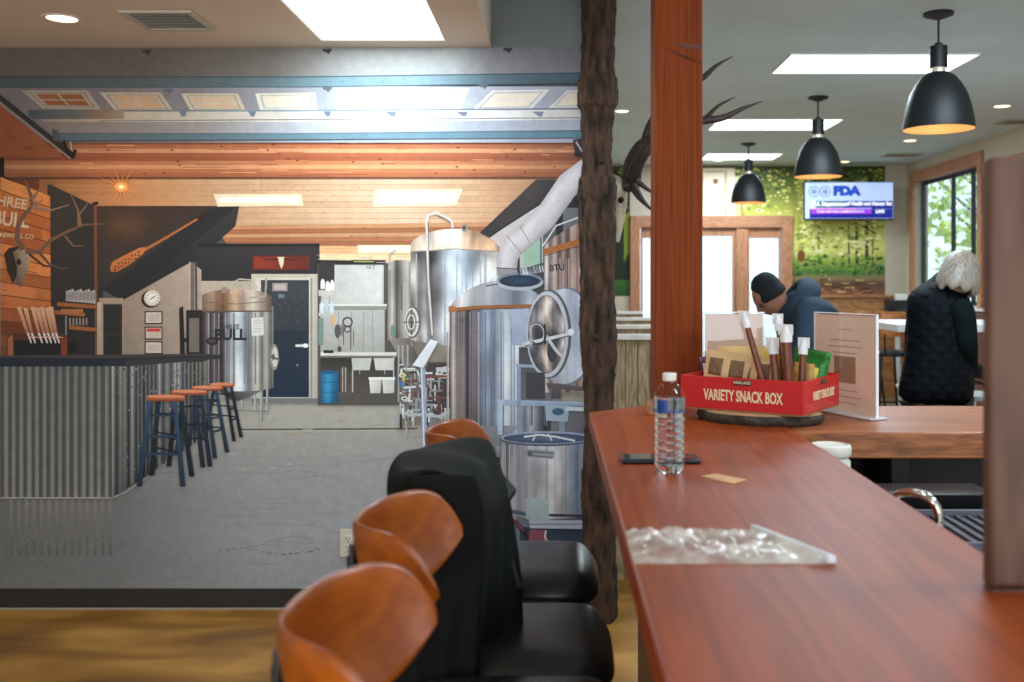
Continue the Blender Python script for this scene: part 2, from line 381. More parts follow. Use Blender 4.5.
    def text(s, t, x, y, size, c, bold=0, sx=1.0, rot=0, sk=0):
        s.k += 1; vs, fs = textbm(t, size, 0, bold, sx); cr, sr = math.cos(rot), math.sin(rot)
        for f in fs:
            pts = [(x+vs[i].x*cr+vs[i].y*sr, y+vs[i].x*sr-vs[i].y*cr) for i in f]
            s.P(pts, c, up=False)
    def planks(s, quad, rows, cols, seed=0, jit=10, seams=0, knots=0, line=None):
        """quad TL,TR,BR,BL filled with rows of boards, cols = colour at rows fraction list"""
        s.k += 1; rnd = random.Random(seed); TL, TR, BR, BL = quad
        lp = lambda a, b, t: (a[0]+(b[0]-a[0])*t, a[1]+(b[1]-a[1])*t)
        for i in range(rows):
            t0, t1 = i/rows, (i+1)/rows; c = list(cols[min(len(cols)-1, int(t0*len(cols)))])
            nseg = seams+1; us = [0]+sorted(rnd.random() for _ in range(seams))+[1]
            for a, b in zip(us, us[1:]):
                j = rnd.uniform(-jit, jit); c1 = [q+j+rnd.uniform(-3, 3) for q in c]; c2 = [q+j*.6 for q in c]
                A, B, C_, D = lp(lp(TL, BL, t0), lp(TR, BR, t0), a), lp(lp(TL, BL, t0), lp(TR, BR, t0), b), lp(lp(TL, BL, t1), lp(TR, BR, t1), b), lp(lp(TL, BL, t1), lp(TR, BR, t1), a)
                s.P([A, B, C_, D], [c1, c2, c2, c1], up=False)
        for _ in range(rows*9):
            t_, u_ = rnd.random(), rnd.random(); a_ = lp(lp(TL, BL, t_), lp(TR, BR, t_), u_); b__ = lp(lp(TL, BL, t_), lp(TR, BR, t_), min(1, u_+rnd.uniform(.05, .25)))
            s.L([a_, b__], rnd.uniform(.25, .6), [q*rnd.choice((.8, .88, 1.12)) for q in cols[min(len(cols)-1, int(t_*len(cols)))]])
        if line:
            for i in range(1, rows): s.L([lp(TL, BL, i/rows), lp(TR, BR, i/rows)], line[0], line[1])
        for _ in range(knots):
            p = lp(lp(TL, BL, rnd.random()), lp(TR, BR, rnd.random()), rnd.random())
            s.E(p[0], p[1], rnd.uniform(.8, 1.8), rnd.uniform(.4, .8), [q*.6 for q in cols[0]], 8)
    def done(s):
        me = bpy.data.meshes.new(s.name); s.bm.to_mesh(me); s.bm.free(); me.materials.append(s.m)
        o = bpy.data.objects.new(s.name, me); COL.objects.link(o); o.parent = s.parent
        if s.label: o['label'] = s.label
        return o
mural = thing('wall_mural', 'photographic mural of a brewery room with steel tanks, covering the left wall', 'wall mural', (0, YW, 0))
def pr(name, layer, label=None, m=None): return Print(name, mural, layer, YW, label=label, m=m)
MR = 597   # right edge of the print
def arc(cx, rx, y, ry, up=True):
    return lambda x: y-(1 if up else -1)*ry*math.sqrt(max(0, 1-((x-cx)/rx)**2))
rnd = random.Random(5)
# ---- printed backdrop: vinyl sheet
p = pr('vinyl_sheet', 0)
p.R(-60, 48, MR, 588.2, (90, 88, 90)); p.done()
# ---- printed floor
p = pr('printed_concrete_floor', 1, m=PMn)
rowsF = [(385, (176, 172, 160), (176, 172, 160)), (428, (150, 148, 140), (172, 170, 162)), (431, (140, 138, 132), (165, 165, 158)), (460, (118, 116, 114), (158, 158, 158)), (500, (100, 99, 97), (156, 158, 162)),
         (540, (100, 99, 98), (158, 160, 166)), (588.2, (106, 105, 102), (150, 151, 154))]
for (y0, a0, b0), (y1, a1, b1) in zip(rowsF, rowsF[1:]):
    for x0, x1, t0, t1 in ((-60, 120, 0, .25), (120, 260, .25, .85), (260, 400, .85, 1), (400, MR, 1, .9)):
        mix = lambda A, B, t: [A[i]+(B[i]-A[i])*t for i in range(3)]
        p.P([(x0, y0), (x1, y0), (x1, y1), (x0, y1)], [mix(a0, b0, t0), mix(a0, b0, t1), mix(a1, b1, t1), mix(a1, b1, t0)], up=False)
p.L([(240, 429.5), (418, 428.5)], 1.6, (88, 82, 74)); p.L([(240, 430.8), (418, 430)], .6, (190, 188, 180))
for k in range(60):
    x, y = rnd.uniform(235, 430), rnd.uniform(398, 470); g = rnd.choice([(168, 166, 156), (160, 157, 148), (168, 156, 132), (170, 170, 168)])
    p.E(x, y, rnd.uniform(2, 10), rnd.uniform(.4, 1.1), g, 10)
for k in range(45):
    x, y = rnd.uniform(130, 430), rnd.uniform(450, 585); q = 128-(300-min(x, 300))*.12+rnd.uniform(-9, 9)
    a = rnd.uniform(-.25, .05); l = rnd.uniform(8, 30)
    p.L([(x, y), (x+l, y+l*a), (x+1.8*l, y+l*a*.5)], rnd.uniform(.3, .6), (q+6, q+7, q+12))
# reflected corrugation below the printed bar and the water-ripple marks on the floor
p.k += 1
for k in range(14):
    x = 10+k*7.6; p.P([(x, 499), (x+3.6, 499), (x+3.4, 555), (x+.6, 555)], [(128, 126, 118), (128, 126, 118), (97, 95, 91), (97, 95, 91)], up=False)
for k in range(28): p.E(10+k*4.6, 539+6*math.sin(k*.8)+(k % 3), 1.9, 1.1, (118, 114, 108), 8)
for k in range(46):
    x = 218+k*2.3; p.E(x, 551-2.5*math.sin(k*.16)+rnd.uniform(-1, 1), rnd.uniform(.6, 1.7), rnd.uniform(.3, .8), (86, 88, 98) if k % 3 else (150, 150, 150), 8)
p.done()
# ---- raised overhead door across the top
p = pr('printed_overhead_door', 8)
def bandx(y0, y1, cols, slope=0):
    p.k += 1
    for (xa, ca), (xb, cb) in zip(cols, cols[1:]):
        p.P([(xa, y0-slope*max(0, xa-300)/280), (xb, y0-slope*max(0, xb-300)/280), (xb, y1-slope*max(0, xb-300)/280), (xa, y1-slope*max(0, xa-300)/280)], [ca, cb, cb, ca], up=False)
bandx(48, 80, [(-60, (100, 92, 84)), (150, (108, 98, 90)), (280, (130, 124, 118)), (330, (150, 150, 148)), (455, (160, 165, 165)), (490, (135, 132, 138)), (MR, (118, 114, 120))])  # bands paler mid-way: skylight daylight on the wall put into print colours
bandx(87, 143, [(-60, (118, 106, 104)), (80, (124, 112, 110)), (200, (140, 132, 134)), (320, (165, 170, 180)), (450, (175, 182, 196)), (MR, (150, 148, 166))])
bandx(112, 122.5, [(44, (150, 130, 112)), (120, (190, 170, 145)), (300, (215, 210, 200)), (450, (225, 228, 225)), (MR, (190, 182, 175))], 2)
bandx(120.8, 121.8, [(100, (130, 120, 118)), (MR, (110, 112, 128))], 3)
bandx(123, 134, [(50, (132, 118, 108)), (200, (160, 150, 145)), (320, (180, 188, 200)), (MR, (158, 160, 178))], 3)
W_ = [[(23, 91), (89, 91), (102, 110), (44, 109)], [(101, 93), (162, 93), (175, 112), (117, 112)], [(182, 94), (239, 94), (247, 112), (192, 112)],
      [(256, 94), (316, 93), (318, 111), (261, 111)], [(334, 94), (391, 92), (387, 110), (336, 110)], [(408, 92), (470, 89), (459, 111), (401, 111)],
      [(492, 91), (550, 90), (531, 110), (472, 111)], [(567, 91), (601, 90), (598, 109), (548, 109)]]
lp2 = lambda a, b, t: (a[0]+(b[0]-a[0])*t, a[1]+(b[1]-a[1])*t)
def sub(q, u0, v0, u1, v1):
    f = lambda u, v: lp2(lp2(q[0], q[1], u), lp2(q[3], q[2], u), v)
    return [f(u0, v0), f(u1, v0), f(u1, v1), f(u0, v1)]
for i, q in enumerate(W_):
    fr = [(165, 150, 135), (188, 170, 150), (205, 190, 170), (220, 214, 200), (228, 226, 218), (228, 228, 222), (212, 206, 202), (205, 198, 194)][i]
    pc = [(150, 92, 55), (198, 158, 122), (212, 182, 150), (228, 215, 195), (232, 228, 220), (232, 230, 222), (222, 208, 188), (215, 200, 180)][i]
    p.P(q, fr); p.P(sub(q, .07, .1, .93, .88), [c*.82 for c in fr]); p.P(sub(q, .1, .15, .9, .84), fr)
    for (a, b_, c_, d_) in ((.15, .2, .48, .48), (.52, .2, .86, .48), (.15, .54, .48, .8), (.52, .54, .86, .8)): p.P(sub(q, a, b_, c_, d_), pc)
    if 0 < i: p.P([(q[3][0]-16 if i > 4 else q[3][0]-12, 112), (q[3][0]-4, 112), (q[3][0]-6, 117), (q[3][0]-9, 117)], (120, 128, 150))
bandx(110.3, 112, [(110, (110, 104, 104)), (300, (130, 160, 175)), (MR, (100, 100, 125))], 2)
bandx(77, 88, [(-60, (72, 80, 84)), (150, (92, 102, 106)), (260, (100, 122, 130)), (330, (112, 150, 162)), (430, (118, 152, 165)), (500, (80, 106, 120)), (MR, (66, 90, 106))], 4)
bandx(77, 78.2, [(-60, (48, 52, 56)), (300, (70, 95, 105)), (MR, (45, 70, 90))], 4); bandx(87, 88.2, [(-60, (60, 64, 66)), (300, (90, 110, 120)), (MR, (50, 72, 90))], 4)
bandx(110.5, 119.5, [(30, (70, 84, 88)), (80, (110, 104, 98)), (110, (150, 118, 96)), (125, (160, 140, 124))])
bandx(133.8, 141.5, [(60, (92, 104, 110)), (200, (98, 122, 132)), (330, (108, 146, 162)), (450, (100, 142, 160)), (MR, (84, 120, 138))], 3)
bandx(133.5, 134.5, [(60, (70, 80, 86)), (300, (90, 120, 135)), (MR, (60, 85, 105))], 3); bandx(141, 142.2, [(60, (70, 66, 66)), (MR, (80, 82, 100))], 3)
for (x, y) in ((148, 53), (328, 52), (508, 51), (328, 90), (484, 87), (170, 92)):
    p.P([(x-4.5, y-2.5), (x+4.5, y-2.5), (x+4.5, y-1), (x+1, y+3), (x-1, y+1), (x-4.5, y)], (62, 60, 62) if y < 60 else (100, 110, 118))
for k in range(60): x = rnd.uniform(0, MR); p.E(x, 82.5-max(0, x-300)/280*4+rnd.uniform(-3, 3), .7, .5, (70, 90, 100), 6)
p.done()
# ---- timber ceiling
p = pr('printed_timber_ceiling', 2, m=PMn)
p.planks([(-60, 88), (70, 160), (60, 190), (-60, 190)], 7, [(125, 70, 42), (140, 78, 46), (118, 62, 36)], 3, 8, 0, 6)
gl = [(160, 92, 60), (178, 108, 72), (208, 148, 108), (164, 94, 62), (158, 88, 58), (184, 118, 80), (208, 146, 104), (180, 112, 76), (168, 100, 66), (108, 68, 50)]
p.k += 1
for i, c in enumerate(gl):
    y0, y1 = 141+i*4, 145+i*4
    for x0, x1, m0, m1 in ((0, 120, .82, .95), (120, 300, .95, 1.08), (300, 460, 1.08, 1.08), (460, 545, 1.08, .88), (545, MR, .88, .74)):
        p.P([(x0, y0), (x1, y0), (x1, y1), (x0, y1)], [[q*m0 for q in c], [q*m1 for q in c], [q*m1 for q in c], [q*m0 for q in c]], up=False)
for k in range(70):
    x, y = rnd.uniform(60, 575), rnd.uniform(143, 178); p.L([(x, y), (x+rnd.uniform(8, 50), y+rnd.uniform(-.4, .4))], rnd.uniform(.3, .8), rnd.choice([(158, 80, 46), (150, 78, 46), (228, 160, 110)]))
for k in range(24): p.E(rnd.uniform(80, 570), rnd.uniform(144, 177), 1.5, .8, (110, 55, 35), 8)
# far deck, lit brighter toward the printed light fittings
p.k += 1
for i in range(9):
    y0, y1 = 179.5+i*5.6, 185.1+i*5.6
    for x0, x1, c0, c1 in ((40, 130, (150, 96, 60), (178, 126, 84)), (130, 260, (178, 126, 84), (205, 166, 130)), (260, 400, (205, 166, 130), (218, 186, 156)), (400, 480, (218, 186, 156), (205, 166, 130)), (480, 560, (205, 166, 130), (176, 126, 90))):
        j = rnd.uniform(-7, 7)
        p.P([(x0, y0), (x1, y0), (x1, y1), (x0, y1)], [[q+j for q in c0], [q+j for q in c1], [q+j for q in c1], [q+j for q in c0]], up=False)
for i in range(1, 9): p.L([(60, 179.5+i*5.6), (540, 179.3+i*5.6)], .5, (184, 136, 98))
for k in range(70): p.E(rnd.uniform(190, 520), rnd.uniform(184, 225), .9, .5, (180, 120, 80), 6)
p.planks([(216, 226), (500, 222), (490, 246), (228, 246)], 5, [(200, 146, 104), (172, 110, 74), (202, 152, 110), (178, 116, 80), (166, 106, 72)], 4, 6, 1, 6, (.5, (150, 90, 55)))
p.planks([(316, 246), (470, 246), (440, 264), (316, 262)], 4, [(230, 180, 130), (240, 205, 165)], 5, 5)
for (q, c) in (([(218, 197), (299, 197), (300, 202.5), (220, 203)], (255, 245, 225)), ([(378, 194), (458, 193), (455, 201), (377, 202)], (255, 252, 240)), ([(360, 247), (412, 247), (410, 251), (360, 251)], (255, 250, 238))):
    p.P(sub(q, -.04, -.5, 1.04, 1.6), (248, 218, 180)); p.P(q, c)
# little round ceiling lamp with its star of light, as printed
for k in range(16):
    a = k*PI/8+.1; l = 26 if k % 2 else 18; p.L([(122, 187), (122+l*math.cos(a), 187+l*.8*math.sin(a))], 1.3, (222, 140, 70), .1)
p.E(122, 187, 7, 5, (226, 145, 72), 18, (255, 200, 130)); p.E(122, 187, 2.2, 1.8, (255, 236, 190), 12)
p.done()
# ---- door track at left and right
p = pr('printed_door_track', 9)
p.P([(-60, 98), (-8, 98), (66, 158), (-60, 158)], [(128, 72, 44), (140, 78, 46), (150, 84, 50), (120, 66, 40)])
for k in range(30): x = rnd.uniform(-50, 40); y = rnd.uniform(100+max(0, x)*.9, 156); p.L([(x, y), (x+rnd.uniform(4, 14), y+.5)], .6, rnd.choice([(110, 58, 34), (160, 92, 56)]))
p.L([(-8, 90), (74, 156)], 6, (52, 48, 46)); p.L([(-8, 95), (72, 159)], 1.5, (150, 130, 112)); p.L([(-8, 86), (60, 141)], 1.4, (112, 106, 100))
p.P([(53, 129), (60, 131), (63, 142), (55, 141)], (84, 84, 84)); p.L([(65, 141), (68, 152), (74, 158), (77, 150)], 3.2, (30, 28, 28)); p.L([(73, 150), (72, 142)], 1.2, (190, 175, 160))
p.done(); p = pr('printed_track_end', 9)
p.P([(573, 140), (583, 139), (583, 158), (575, 156)], (48, 42, 46)); p.L([(576, 142), (582, 152)], 1.6, (170, 160, 165)); p.E(577, 155, 3, 2, (25, 22, 26), 10)
p.done()
# ---- dark walls of the tap room corner, stair soffit
p = pr('printed_black_walls', 3)
p.P([(-8, 148), (5, 148), (5, 176), (14, 182), (-8, 182)], (30, 28, 26))
p.P([(48, 183), (98, 207), (104, 300), (104, 360), (48, 360)], [(66, 56, 48), (56, 50, 48), (46, 45, 46), (40, 40, 42), (40, 40, 42)])
p.P([(96, 206), (232, 206), (128, 283), (98, 292)], [(70, 50, 38), (60, 48, 42), (62, 56, 54), (50, 48, 48)])
p.E(126, 226, 27, 19, (66, 52, 43), 30, (98, 68, 48))
p.P([(240, 205), (212, 209), (102, 289), (124, 301)], [(44, 44, 48), (40, 40, 44), (42, 43, 46), (34, 35, 38)])
p.P([(240, 205), (236, 226), (196, 262), (124, 301)], [(58, 58, 60), (52, 52, 54), (44, 44, 46), (38, 38, 40)])
p.R(198, 244, 320, 283, (58, 54, 54), (46, 46, 50)); p.R(198, 243.5, 320, 247, (36, 34, 36))
p.R(316, 260, 386, 270, (44, 38, 36))
p.done()
# ---- plank feature wall with lettering
p = pr('printed_plank_wall', 4)
p.planks([(-12, 172), (51, 196), (52, 360), (-12, 360)], 14, [(196, 120, 66), (178, 102, 56), (168, 96, 56), (205, 128, 74), (150, 84, 46), (178, 104, 60), (140, 78, 44), (118, 66, 40), (100, 58, 36)], 8, 16, 2, 4, (.8, (92, 52, 30)))
p.text('HREE', 13, 203, 14, (196, 166, 138), .3, .95, rot=.16); p.text('BULL', 12, 220, 20, (200, 172, 146), .5, .8, rot=.1); p.text('BREWING CO', 16, 236, 6, (200, 170, 140), .1, 1.0, rot=.06)
p.R(-12, 240, 1.5, 360, (132, 124, 116)); p.R(-8, 148, 1, 182, (40, 36, 34)); p.done()
p = pr('printed_mounted_skull', 5, 'antlered skull pictured on the plank wall of the mural')
bone, ant = (150, 132, 112), (112, 82, 66)
p.P([(5, 254), (10, 248), (22, 246), (21, 270), (14, 284), (8, 270)], (52, 42, 34))
p.P([(14, 252), (22, 247), (31, 256), (30, 268), (24, 280), (22, 287), (17, 284), (18, 268)], [(110, 94, 78), (150, 132, 112), (165, 148, 128), (140, 124, 106), (120, 104, 90), (96, 84, 72), (84, 72, 62), (90, 76, 64)])
p.E(20, 262, 2.4, 3.2, (40, 32, 28), 12)
p.L([(24, 250), (18, 238), (19, 226), (26, 214), (33, 207), (32, 196), (27, 182)], 6, ant, 2.5); p.L([(33, 207), (50, 211), (70, 205)], 3.4, (140, 110, 92), .8); p.L([(33, 200), (40, 190), (55, 181)], 3.2, (130, 100, 84), .8)
p.L([(34, 205), (40, 204), (44, 199)], 2.6, (130, 100, 84), .8); p.L([(27, 182), (24, 176)], 2, ant, .5)
p.L([(26, 252), (40, 252), (52, 240), (70, 231), (84, 225), (104, 224)], 5, ant, 1.4); p.L([(80, 226), (79, 210), (72, 195)], 3, (128, 98, 80), .8); p.L([(82, 226), (80, 215), (90, 202)], 3, (128, 98, 80), .8)
p.L([(66, 236), (74, 246), (86, 246)], 2.8, (118, 90, 74), .8); p.L([(40, 252), (50, 264), (62, 269), (71, 267)], 3, (96, 70, 58), .8); p.L([(30, 254), (45, 266), (56, 267)], 2.6, (70, 52, 44), 1)
p.done()
# ---- back wall, notices, dark door
p = pr('printed_back_wall', 4)
p.P([(124, 300), (192, 262), (202, 270), (202, 365), (124, 365)], [(150, 130, 115), (176, 160, 146), (180, 165, 152), (165, 148, 135), (140, 124, 112)])
p.R(100, 298, 124, 362, (160, 140, 122)); p.R(104, 304, 123, 362, (46, 46, 46)); p.R(106, 310, 121, 332, (40, 41, 42)); p.R(106, 337, 121, 360, (38, 39, 40))
p.R(202, 281, 254, 400, (186, 174, 156), (150, 146, 136)); p.L([(96, 204), (97.5, 362)], 3, (120, 72, 52)); p.R(98, 302, 102, 362, (180, 165, 150), (150, 136, 122)); p.L([(93, 204), (99, 203)], 3, (40, 34, 34))
p.L([(193, 262), (193, 312)], 4, (112, 104, 100)); p.L([(190.5, 262), (190.5, 310)], 1, (190, 180, 168)); p.L([(196.5, 264), (197, 310)], 2.2, (78, 74, 72))
p.done()
p = pr('printed_clock', 5); p.E(151.5, 299, 9.5, 8.8, (52, 46, 44)); p.E(153, 298, 8.2, 8, (196, 188, 178)); p.E(153, 298, 6.6, 6.5, (226, 220, 210))
for k in range(12): a = k*PI/6; p.E(153+5.3*math.cos(a), 298+5.3*math.sin(a), .6, .6, (50, 46, 44), 6)
p.L([(153, 298), (156, 296)], .9, (30, 28, 28)); p.L([(153, 298), (150.5, 300)], .7, (30, 28, 28)); p.done()
for (y0, y1, red) in ((311, 324, 0), (326.5, 339.5, 1), (341, 354, 0)):
    p = pr('printed_notice', 5); p.R(145.4, y0, 163.4, y1, (48, 44, 44)); p.R(146.6, y0+1.2, 162.2, y1-1.2, (196, 182, 172))
    if red: p.R(147.5, y0+1.8, 161.4, y0+5, (198, 60, 60))
    for k in range(4): p.L([(149, y0+4+(2 if red else 0)+k*1.7), (160, y0+4+(2 if red else 0)+k*1.7)], .4, (140, 126, 122))
    p.done()
p = pr('printed_paddle', 5, 'wooden mash paddle pictured on the dark stair side')
p.L([(142, 252), (170, 236), (200, 218)], 3, (168, 104, 60), 2); p.L([(198, 219), (205, 213)], 3.4, (60, 34, 24), 2)
p.P([(111, 268), (113, 262), (122, 257), (140, 248), (147, 247), (144, 254), (130, 265), (118, 272), (112, 272)], [(186, 112, 62)]*3+[(196, 122, 70)]*3+[(166, 98, 54)]*3)
for k in range(16): p.E(116+(k % 8)*3.4, 267-(k % 8)*1.9+(3 if k > 7 else -.6)-(1 if k % 2 else 0), 1.1, .9, (74, 44, 30), 8)
p.done()
# ---- tap tower, glass shelves
p = pr('printed_glass_shelf', 5)
for (x0, x1, y) in ((58, 97, 305), (56, 86, 313), (70, 98, 328)): p.P([(x0, y-3), (x1, y), (x1, y+3.5), (x0, y+1)], (150, 92, 54)); p.L([(x0, y+1.5), (x1, y+4)], 1, (72, 44, 30))
p.R(62, 309, 84, 313, (156, 104, 68))
for k in range(11): x = 67+k*2.7; p.R(x, 291-(k % 3), x+2.2, 301+k*.25, (176, 168, 164)); p.R(x+.6, 292, x+1.5, 300, (92, 82, 80))
for k in range(6): x = 70+k*3.3; p.R(x, 318, x+2, 325, (130, 118, 112))
p.L([(67, 316), (67, 360)], 1.6, (130, 124, 120)); p.E(73, 347, 5, 5, (24, 22, 24)); p.done()
p = pr('printed_tap_tower', 6)
p.P([(8, 338), (12, 333), (66, 333), (69, 338), (69, 359), (8, 359)], (84, 48, 34)); p.R(14, 340, 62, 359, (32, 30, 32)); p.P([(9, 338), (14, 334), (15, 359), (9, 359)], (150, 94, 66)); p.R(62, 338, 68, 359, (128, 58, 42))
for k, (xa, xb) in enumerate(((18, 29), (24.5, 33), (32, 40), (36.5, 45), (41, 49), (46, 53.5), (50, 57))):
    p.P([(xa, 307+k % 2), (xa+4.5, 306.5+k % 2), (xb+2, 334), (xb-1, 335)], [(206, 160, 128), (196, 150, 118), (150, 100, 78), (150, 96, 74)]); p.L([(xa+4.5, 307), (xb+2, 334)], .5, (90, 56, 44))
    p.L([(xb, 333), (xb+3.5, 343)], 2, (205, 200, 198), 1.2); p.L([(xb, 336), (xb+7, 337.5)], 1, (190, 150, 130))
p.done()
# ---- corrugated bar
p = pr('printed_bar_counter', 7, 'corrugated steel bar with a dark top pictured in the mural')
p.R(-14, 364, 112, 497.5, (84, 84, 80), (92, 92, 88))
p.k += 1
for k in range(16):
    x = -10+k*7.75; w2 = rnd.uniform(2.9, 4.0)
    p.P([(x, 366), (x+w2, 366), (x+w2, 497), (x, 497)], [[q+rnd.uniform(-12, 10) for q in (118, 120, 116)], (116, 118, 116), (130, 130, 124), [q+rnd.uniform(-10, 8) for q in (132, 132, 124)]], up=False)
    p.P([(x+w2+1.4, 366), (x+w2+2.6, 366), (x+w2+2.6, 497), (x+w2+1.4, 497)], (74, 74, 76), up=False)
p.L([(2, 497.3), (113, 497.3), (126, 492), (152, 474)], 1, (170, 166, 158))
p.P([(112, 366), (208, 361), (208, 420), (150, 475), (112, 497.5)], [(96, 98, 102), (120, 120, 116), (92, 90, 88), (62, 66, 72), (74, 80, 88)])
p.k += 1
for k in range(24):
    t = k/24; x = 113+t*93; yb = 497-t*62; yt = 366-t*5; c = rnd.choice([(56, 62, 70), (56, 72, 86), (150, 148, 140), (70, 62, 56), (128, 122, 112), (40, 42, 48)])
    p.P([(x, yt), (x+2.0, yt), (x+2.0, yb), (x, yb)], [[q*1.1 for q in c]]*2+[[q*.8 for q in c]]*2, up=False)
for k in range(160):
    x = rnd.uniform(115, 206); y = rnd.uniform(368, 490-(x-112)*.65) if k % 2 else rnd.uniform(368, 398); p.E(x, y, rnd.uniform(.4, 1.2), rnd.uniform(.5, 1.6), rnd.choice([(140, 140, 134), (120, 118, 114), (72, 74, 78), (90, 98, 108)]), 6)
p.P([(-14, 357.5), (126, 357.5), (222, 355), (222, 358), (126, 366), (-14, 366.5)], (34, 42, 60)); p.P([(-14, 357.5), (126, 358), (222, 355), (205, 353.5), (-14, 355.5)], (70, 62, 60))
p.P([(126, 360), (222, 356), (222, 358.5), (126, 366.5)], (58, 56, 60)); p.done()
# ---- stools
def leg_(pp, a, b, w_, c): pp.P([(a[0]-w_/2, a[1]), (a[0]+w_/2, a[1]), (b[0]+w_*.62, b[1]), (b[0]-w_*.62, b[1])], [[q*1.25 for q in c]]*2+[[q*.7 for q in c]]*2)
stl = [(210, 236, 383, 386.5, [((215, 386), (208, 430)), ((226, 386), (235, 441)), ((232, 386), (242, 437))], (26, 32, 46), .7),
       (192, 224, 386, 390, [((197, 390), (190, 446)), ((207, 390), (216, 458)), ((217, 390), (228, 452))], (34, 58, 86), .8),
       (172, 209, 390, 394.5, [((177, 394), (170, 466)), ((184, 394), (178, 455)), ((195, 394), (204, 467)), ((202, 394), (211, 466))], (30, 42, 66), .9),
       (147.5, 187, 395, 400.5, [((160, 400), (153, 475)), ((182, 400), (193, 476)), ((151.5, 400), (140.5, 486)), ((176, 400), (184, 486))], (38, 66, 96), 1)]
for n_, (x0, x1, y0, y1, legs, c, s_) in enumerate(stl):
    p = pr('printed_stool', 8+n_, 'blue legged stool with a round orange seat pictured along the printed bar')
    for i, (a, b_) in enumerate(legs): leg_(p, a, b_, 4.2*s_, c if (i > 1 or len(legs) == 3) else [q*.55 for q in c])
    for t in (.17, .42, .62):
        A = lp2(legs[-2][0], legs[-2][1], t); B = lp2(legs[-1][0], legs[-1][1], t); D = lp2(legs[0][0], legs[0][1], t)
        p.L([A, B], 2.6*s_, c); p.L([D, (B[0], B[1]-1)], 1.8*s_, [q*.6 for q in c])
    p.P([(x0+2, y0), (x1-2, y0), (x1, (y0+y1)/2), (x1-2, y1+.4), (x0+2, y1+.4), (x0, (y0+y1)/2)], [(206, 122, 84), (206, 122, 84), (180, 96, 60), (120, 62, 38), (120, 62, 38), (180, 96, 60)])
    p.E((x0+x1)/2, y0+.8, (x1-x0)/2-1, 1.6, (214, 140, 104)); p.done()
# ---- cold room door and horn plaque
p = pr('printed_cold_room_door', 5, 'dark blue door in a cream frame pictured in the mural')
p.R(252, 274, 318, 400, (198, 188, 172), (176, 174, 168)); p.R(256, 278, 314, 398, (214, 206, 192), (190, 190, 184)); p.R(261.5, 280, 309.5, 397, (58, 60, 66)); p.R(262.5, 281, 309, 397, (66, 68, 72), (14, 44, 74)); p.R(262.5, 330, 309, 397, (34, 50, 66), (14, 46, 78))
for k in range(60): p.E(rnd.uniform(264, 308), rnd.uniform(283, 330), rnd.uniform(.3, 1), .5, (92, 94, 96), 6)
p.R(273, 283, 288, 291, (166, 150, 150)); p.R(275, 284.5, 286, 289.5, (190, 176, 172)); p.R(279, 294, 285, 298, (90, 130, 150))
p.L([(296, 345.5), (308, 345.5)], 2.4, (220, 222, 224)); p.E(306, 345.5, 3, 2.2, (230, 232, 234), 12); p.E(298, 365, 1, 1, (150, 160, 170), 8)
p.R(252, 398, 318, 403, (120, 122, 122)); p.R(311, 278, 313, 398, (150, 146, 138)); p.done()
p = pr('printed_horn_plaque', 5); p.R(253, 255.5, 310, 270, (112, 44, 30)); p.H(255, 257, 308, 268.5, (150, 58, 36), (104, 40, 28)); p.P([(278, 257), (285, 257), (284, 264), (282, 269), (280, 264)], (226, 206, 176)); p.L([(279, 259), (268, 260), (260, 256)], 1.4, (60, 30, 24), .6); p.L([(284, 259), (295, 260), (303, 256)], 1.4, (60, 30, 24), .6); p.done()
# ---- round kettle with lettering behind the stools
p = pr('printed_lettered_tank', 6, 'round steel tank lettered BULL pictured beside the blue door')
p.P([(180, 308), (184, 306), (186, 356), (181, 356)], (30, 28, 30)); p.R(187, 310, 203, 382, (44, 40, 40), (28, 30, 34)); p.R(181, 338, 200, 342, (24, 22, 24)); p.R(190, 318, 200, 352, (120, 110, 104))
for (x0, y0, x1, y1) in ((262, 388, 262, 421), (243, 390, 243, 408), (256, 388, 256, 410), (268, 384, 268, 412), (213, 390, 213, 405)): p.L([(x0, y0), (x1, y1)], 3 if x0 == 262 else 2, (140, 142, 140)); p.L([(x0-.6, y0), (x1-.6, y1)], .8, (205, 205, 200))
p.L([(232, 404), (268, 404)], 1.4, (150, 152, 150)); p.L([(232, 410), (268, 411)], 1.2, (130, 132, 130))
p.P([(216, 386), (268, 388), (248, 398), (236, 401), (228, 398)], [(70, 72, 76), (130, 132, 132), (120, 120, 118), (60, 60, 62), (48, 48, 52)])
tt = arc(238, 38, 312, 4, True); p.tank(203, 274, lambda x: 306, arc(238.5, 37, 386, 5, False), [(0, (52, 40, 44)), (.08, (110, 96, 98)), (.13, (60, 48, 56)), (.2, (96, 80, 90)), (.28, (54, 48, 56)), (.36, (128, 128, 136)), (.42, (176, 182, 192)), (.5, (206, 214, 226)), (.58, (170, 184, 200)), (.63, (110, 120, 132)), (.7, (160, 160, 156)), (.78, (204, 200, 190)), (.84, (120, 118, 116)), (.9, (170, 166, 158)), (.96, (90, 88, 86)), (1, (140, 136, 130))], 56, 13, 3)
p.tank(203, 272, lambda x: 298-9*math.sqrt(max(0, 1-((x-237)/36)**2)), lambda x: 311, [(0, (110, 90, 78)), (.15, (168, 140, 118)), (.3, (120, 84, 62)), (.45, (200, 170, 140)), (.6, (170, 150, 136)), (.75, (214, 204, 190)), (.9, (150, 130, 114)), (1, (110, 96, 86))], 30, 8, 5)
p.streaks(204, 272, lambda x: 313, lambda x: 384, 16, 41, .7, 1.15); p.L([(203, 311.5), (273, 311)], 1.5, (96, 82, 74)); p.L([(204, 302), (238, 304), (271, 301)], .8, (120, 96, 80))
p.E(225, 290, 3, 3.2, (150, 136, 122)); p.L([(232, 294), (233, 283), (240, 279), (252, 280), (258, 288)], 1.4, (190, 182, 170)); p.L([(250, 298), (266, 296), (267, 278)], 2, (170, 160, 150))
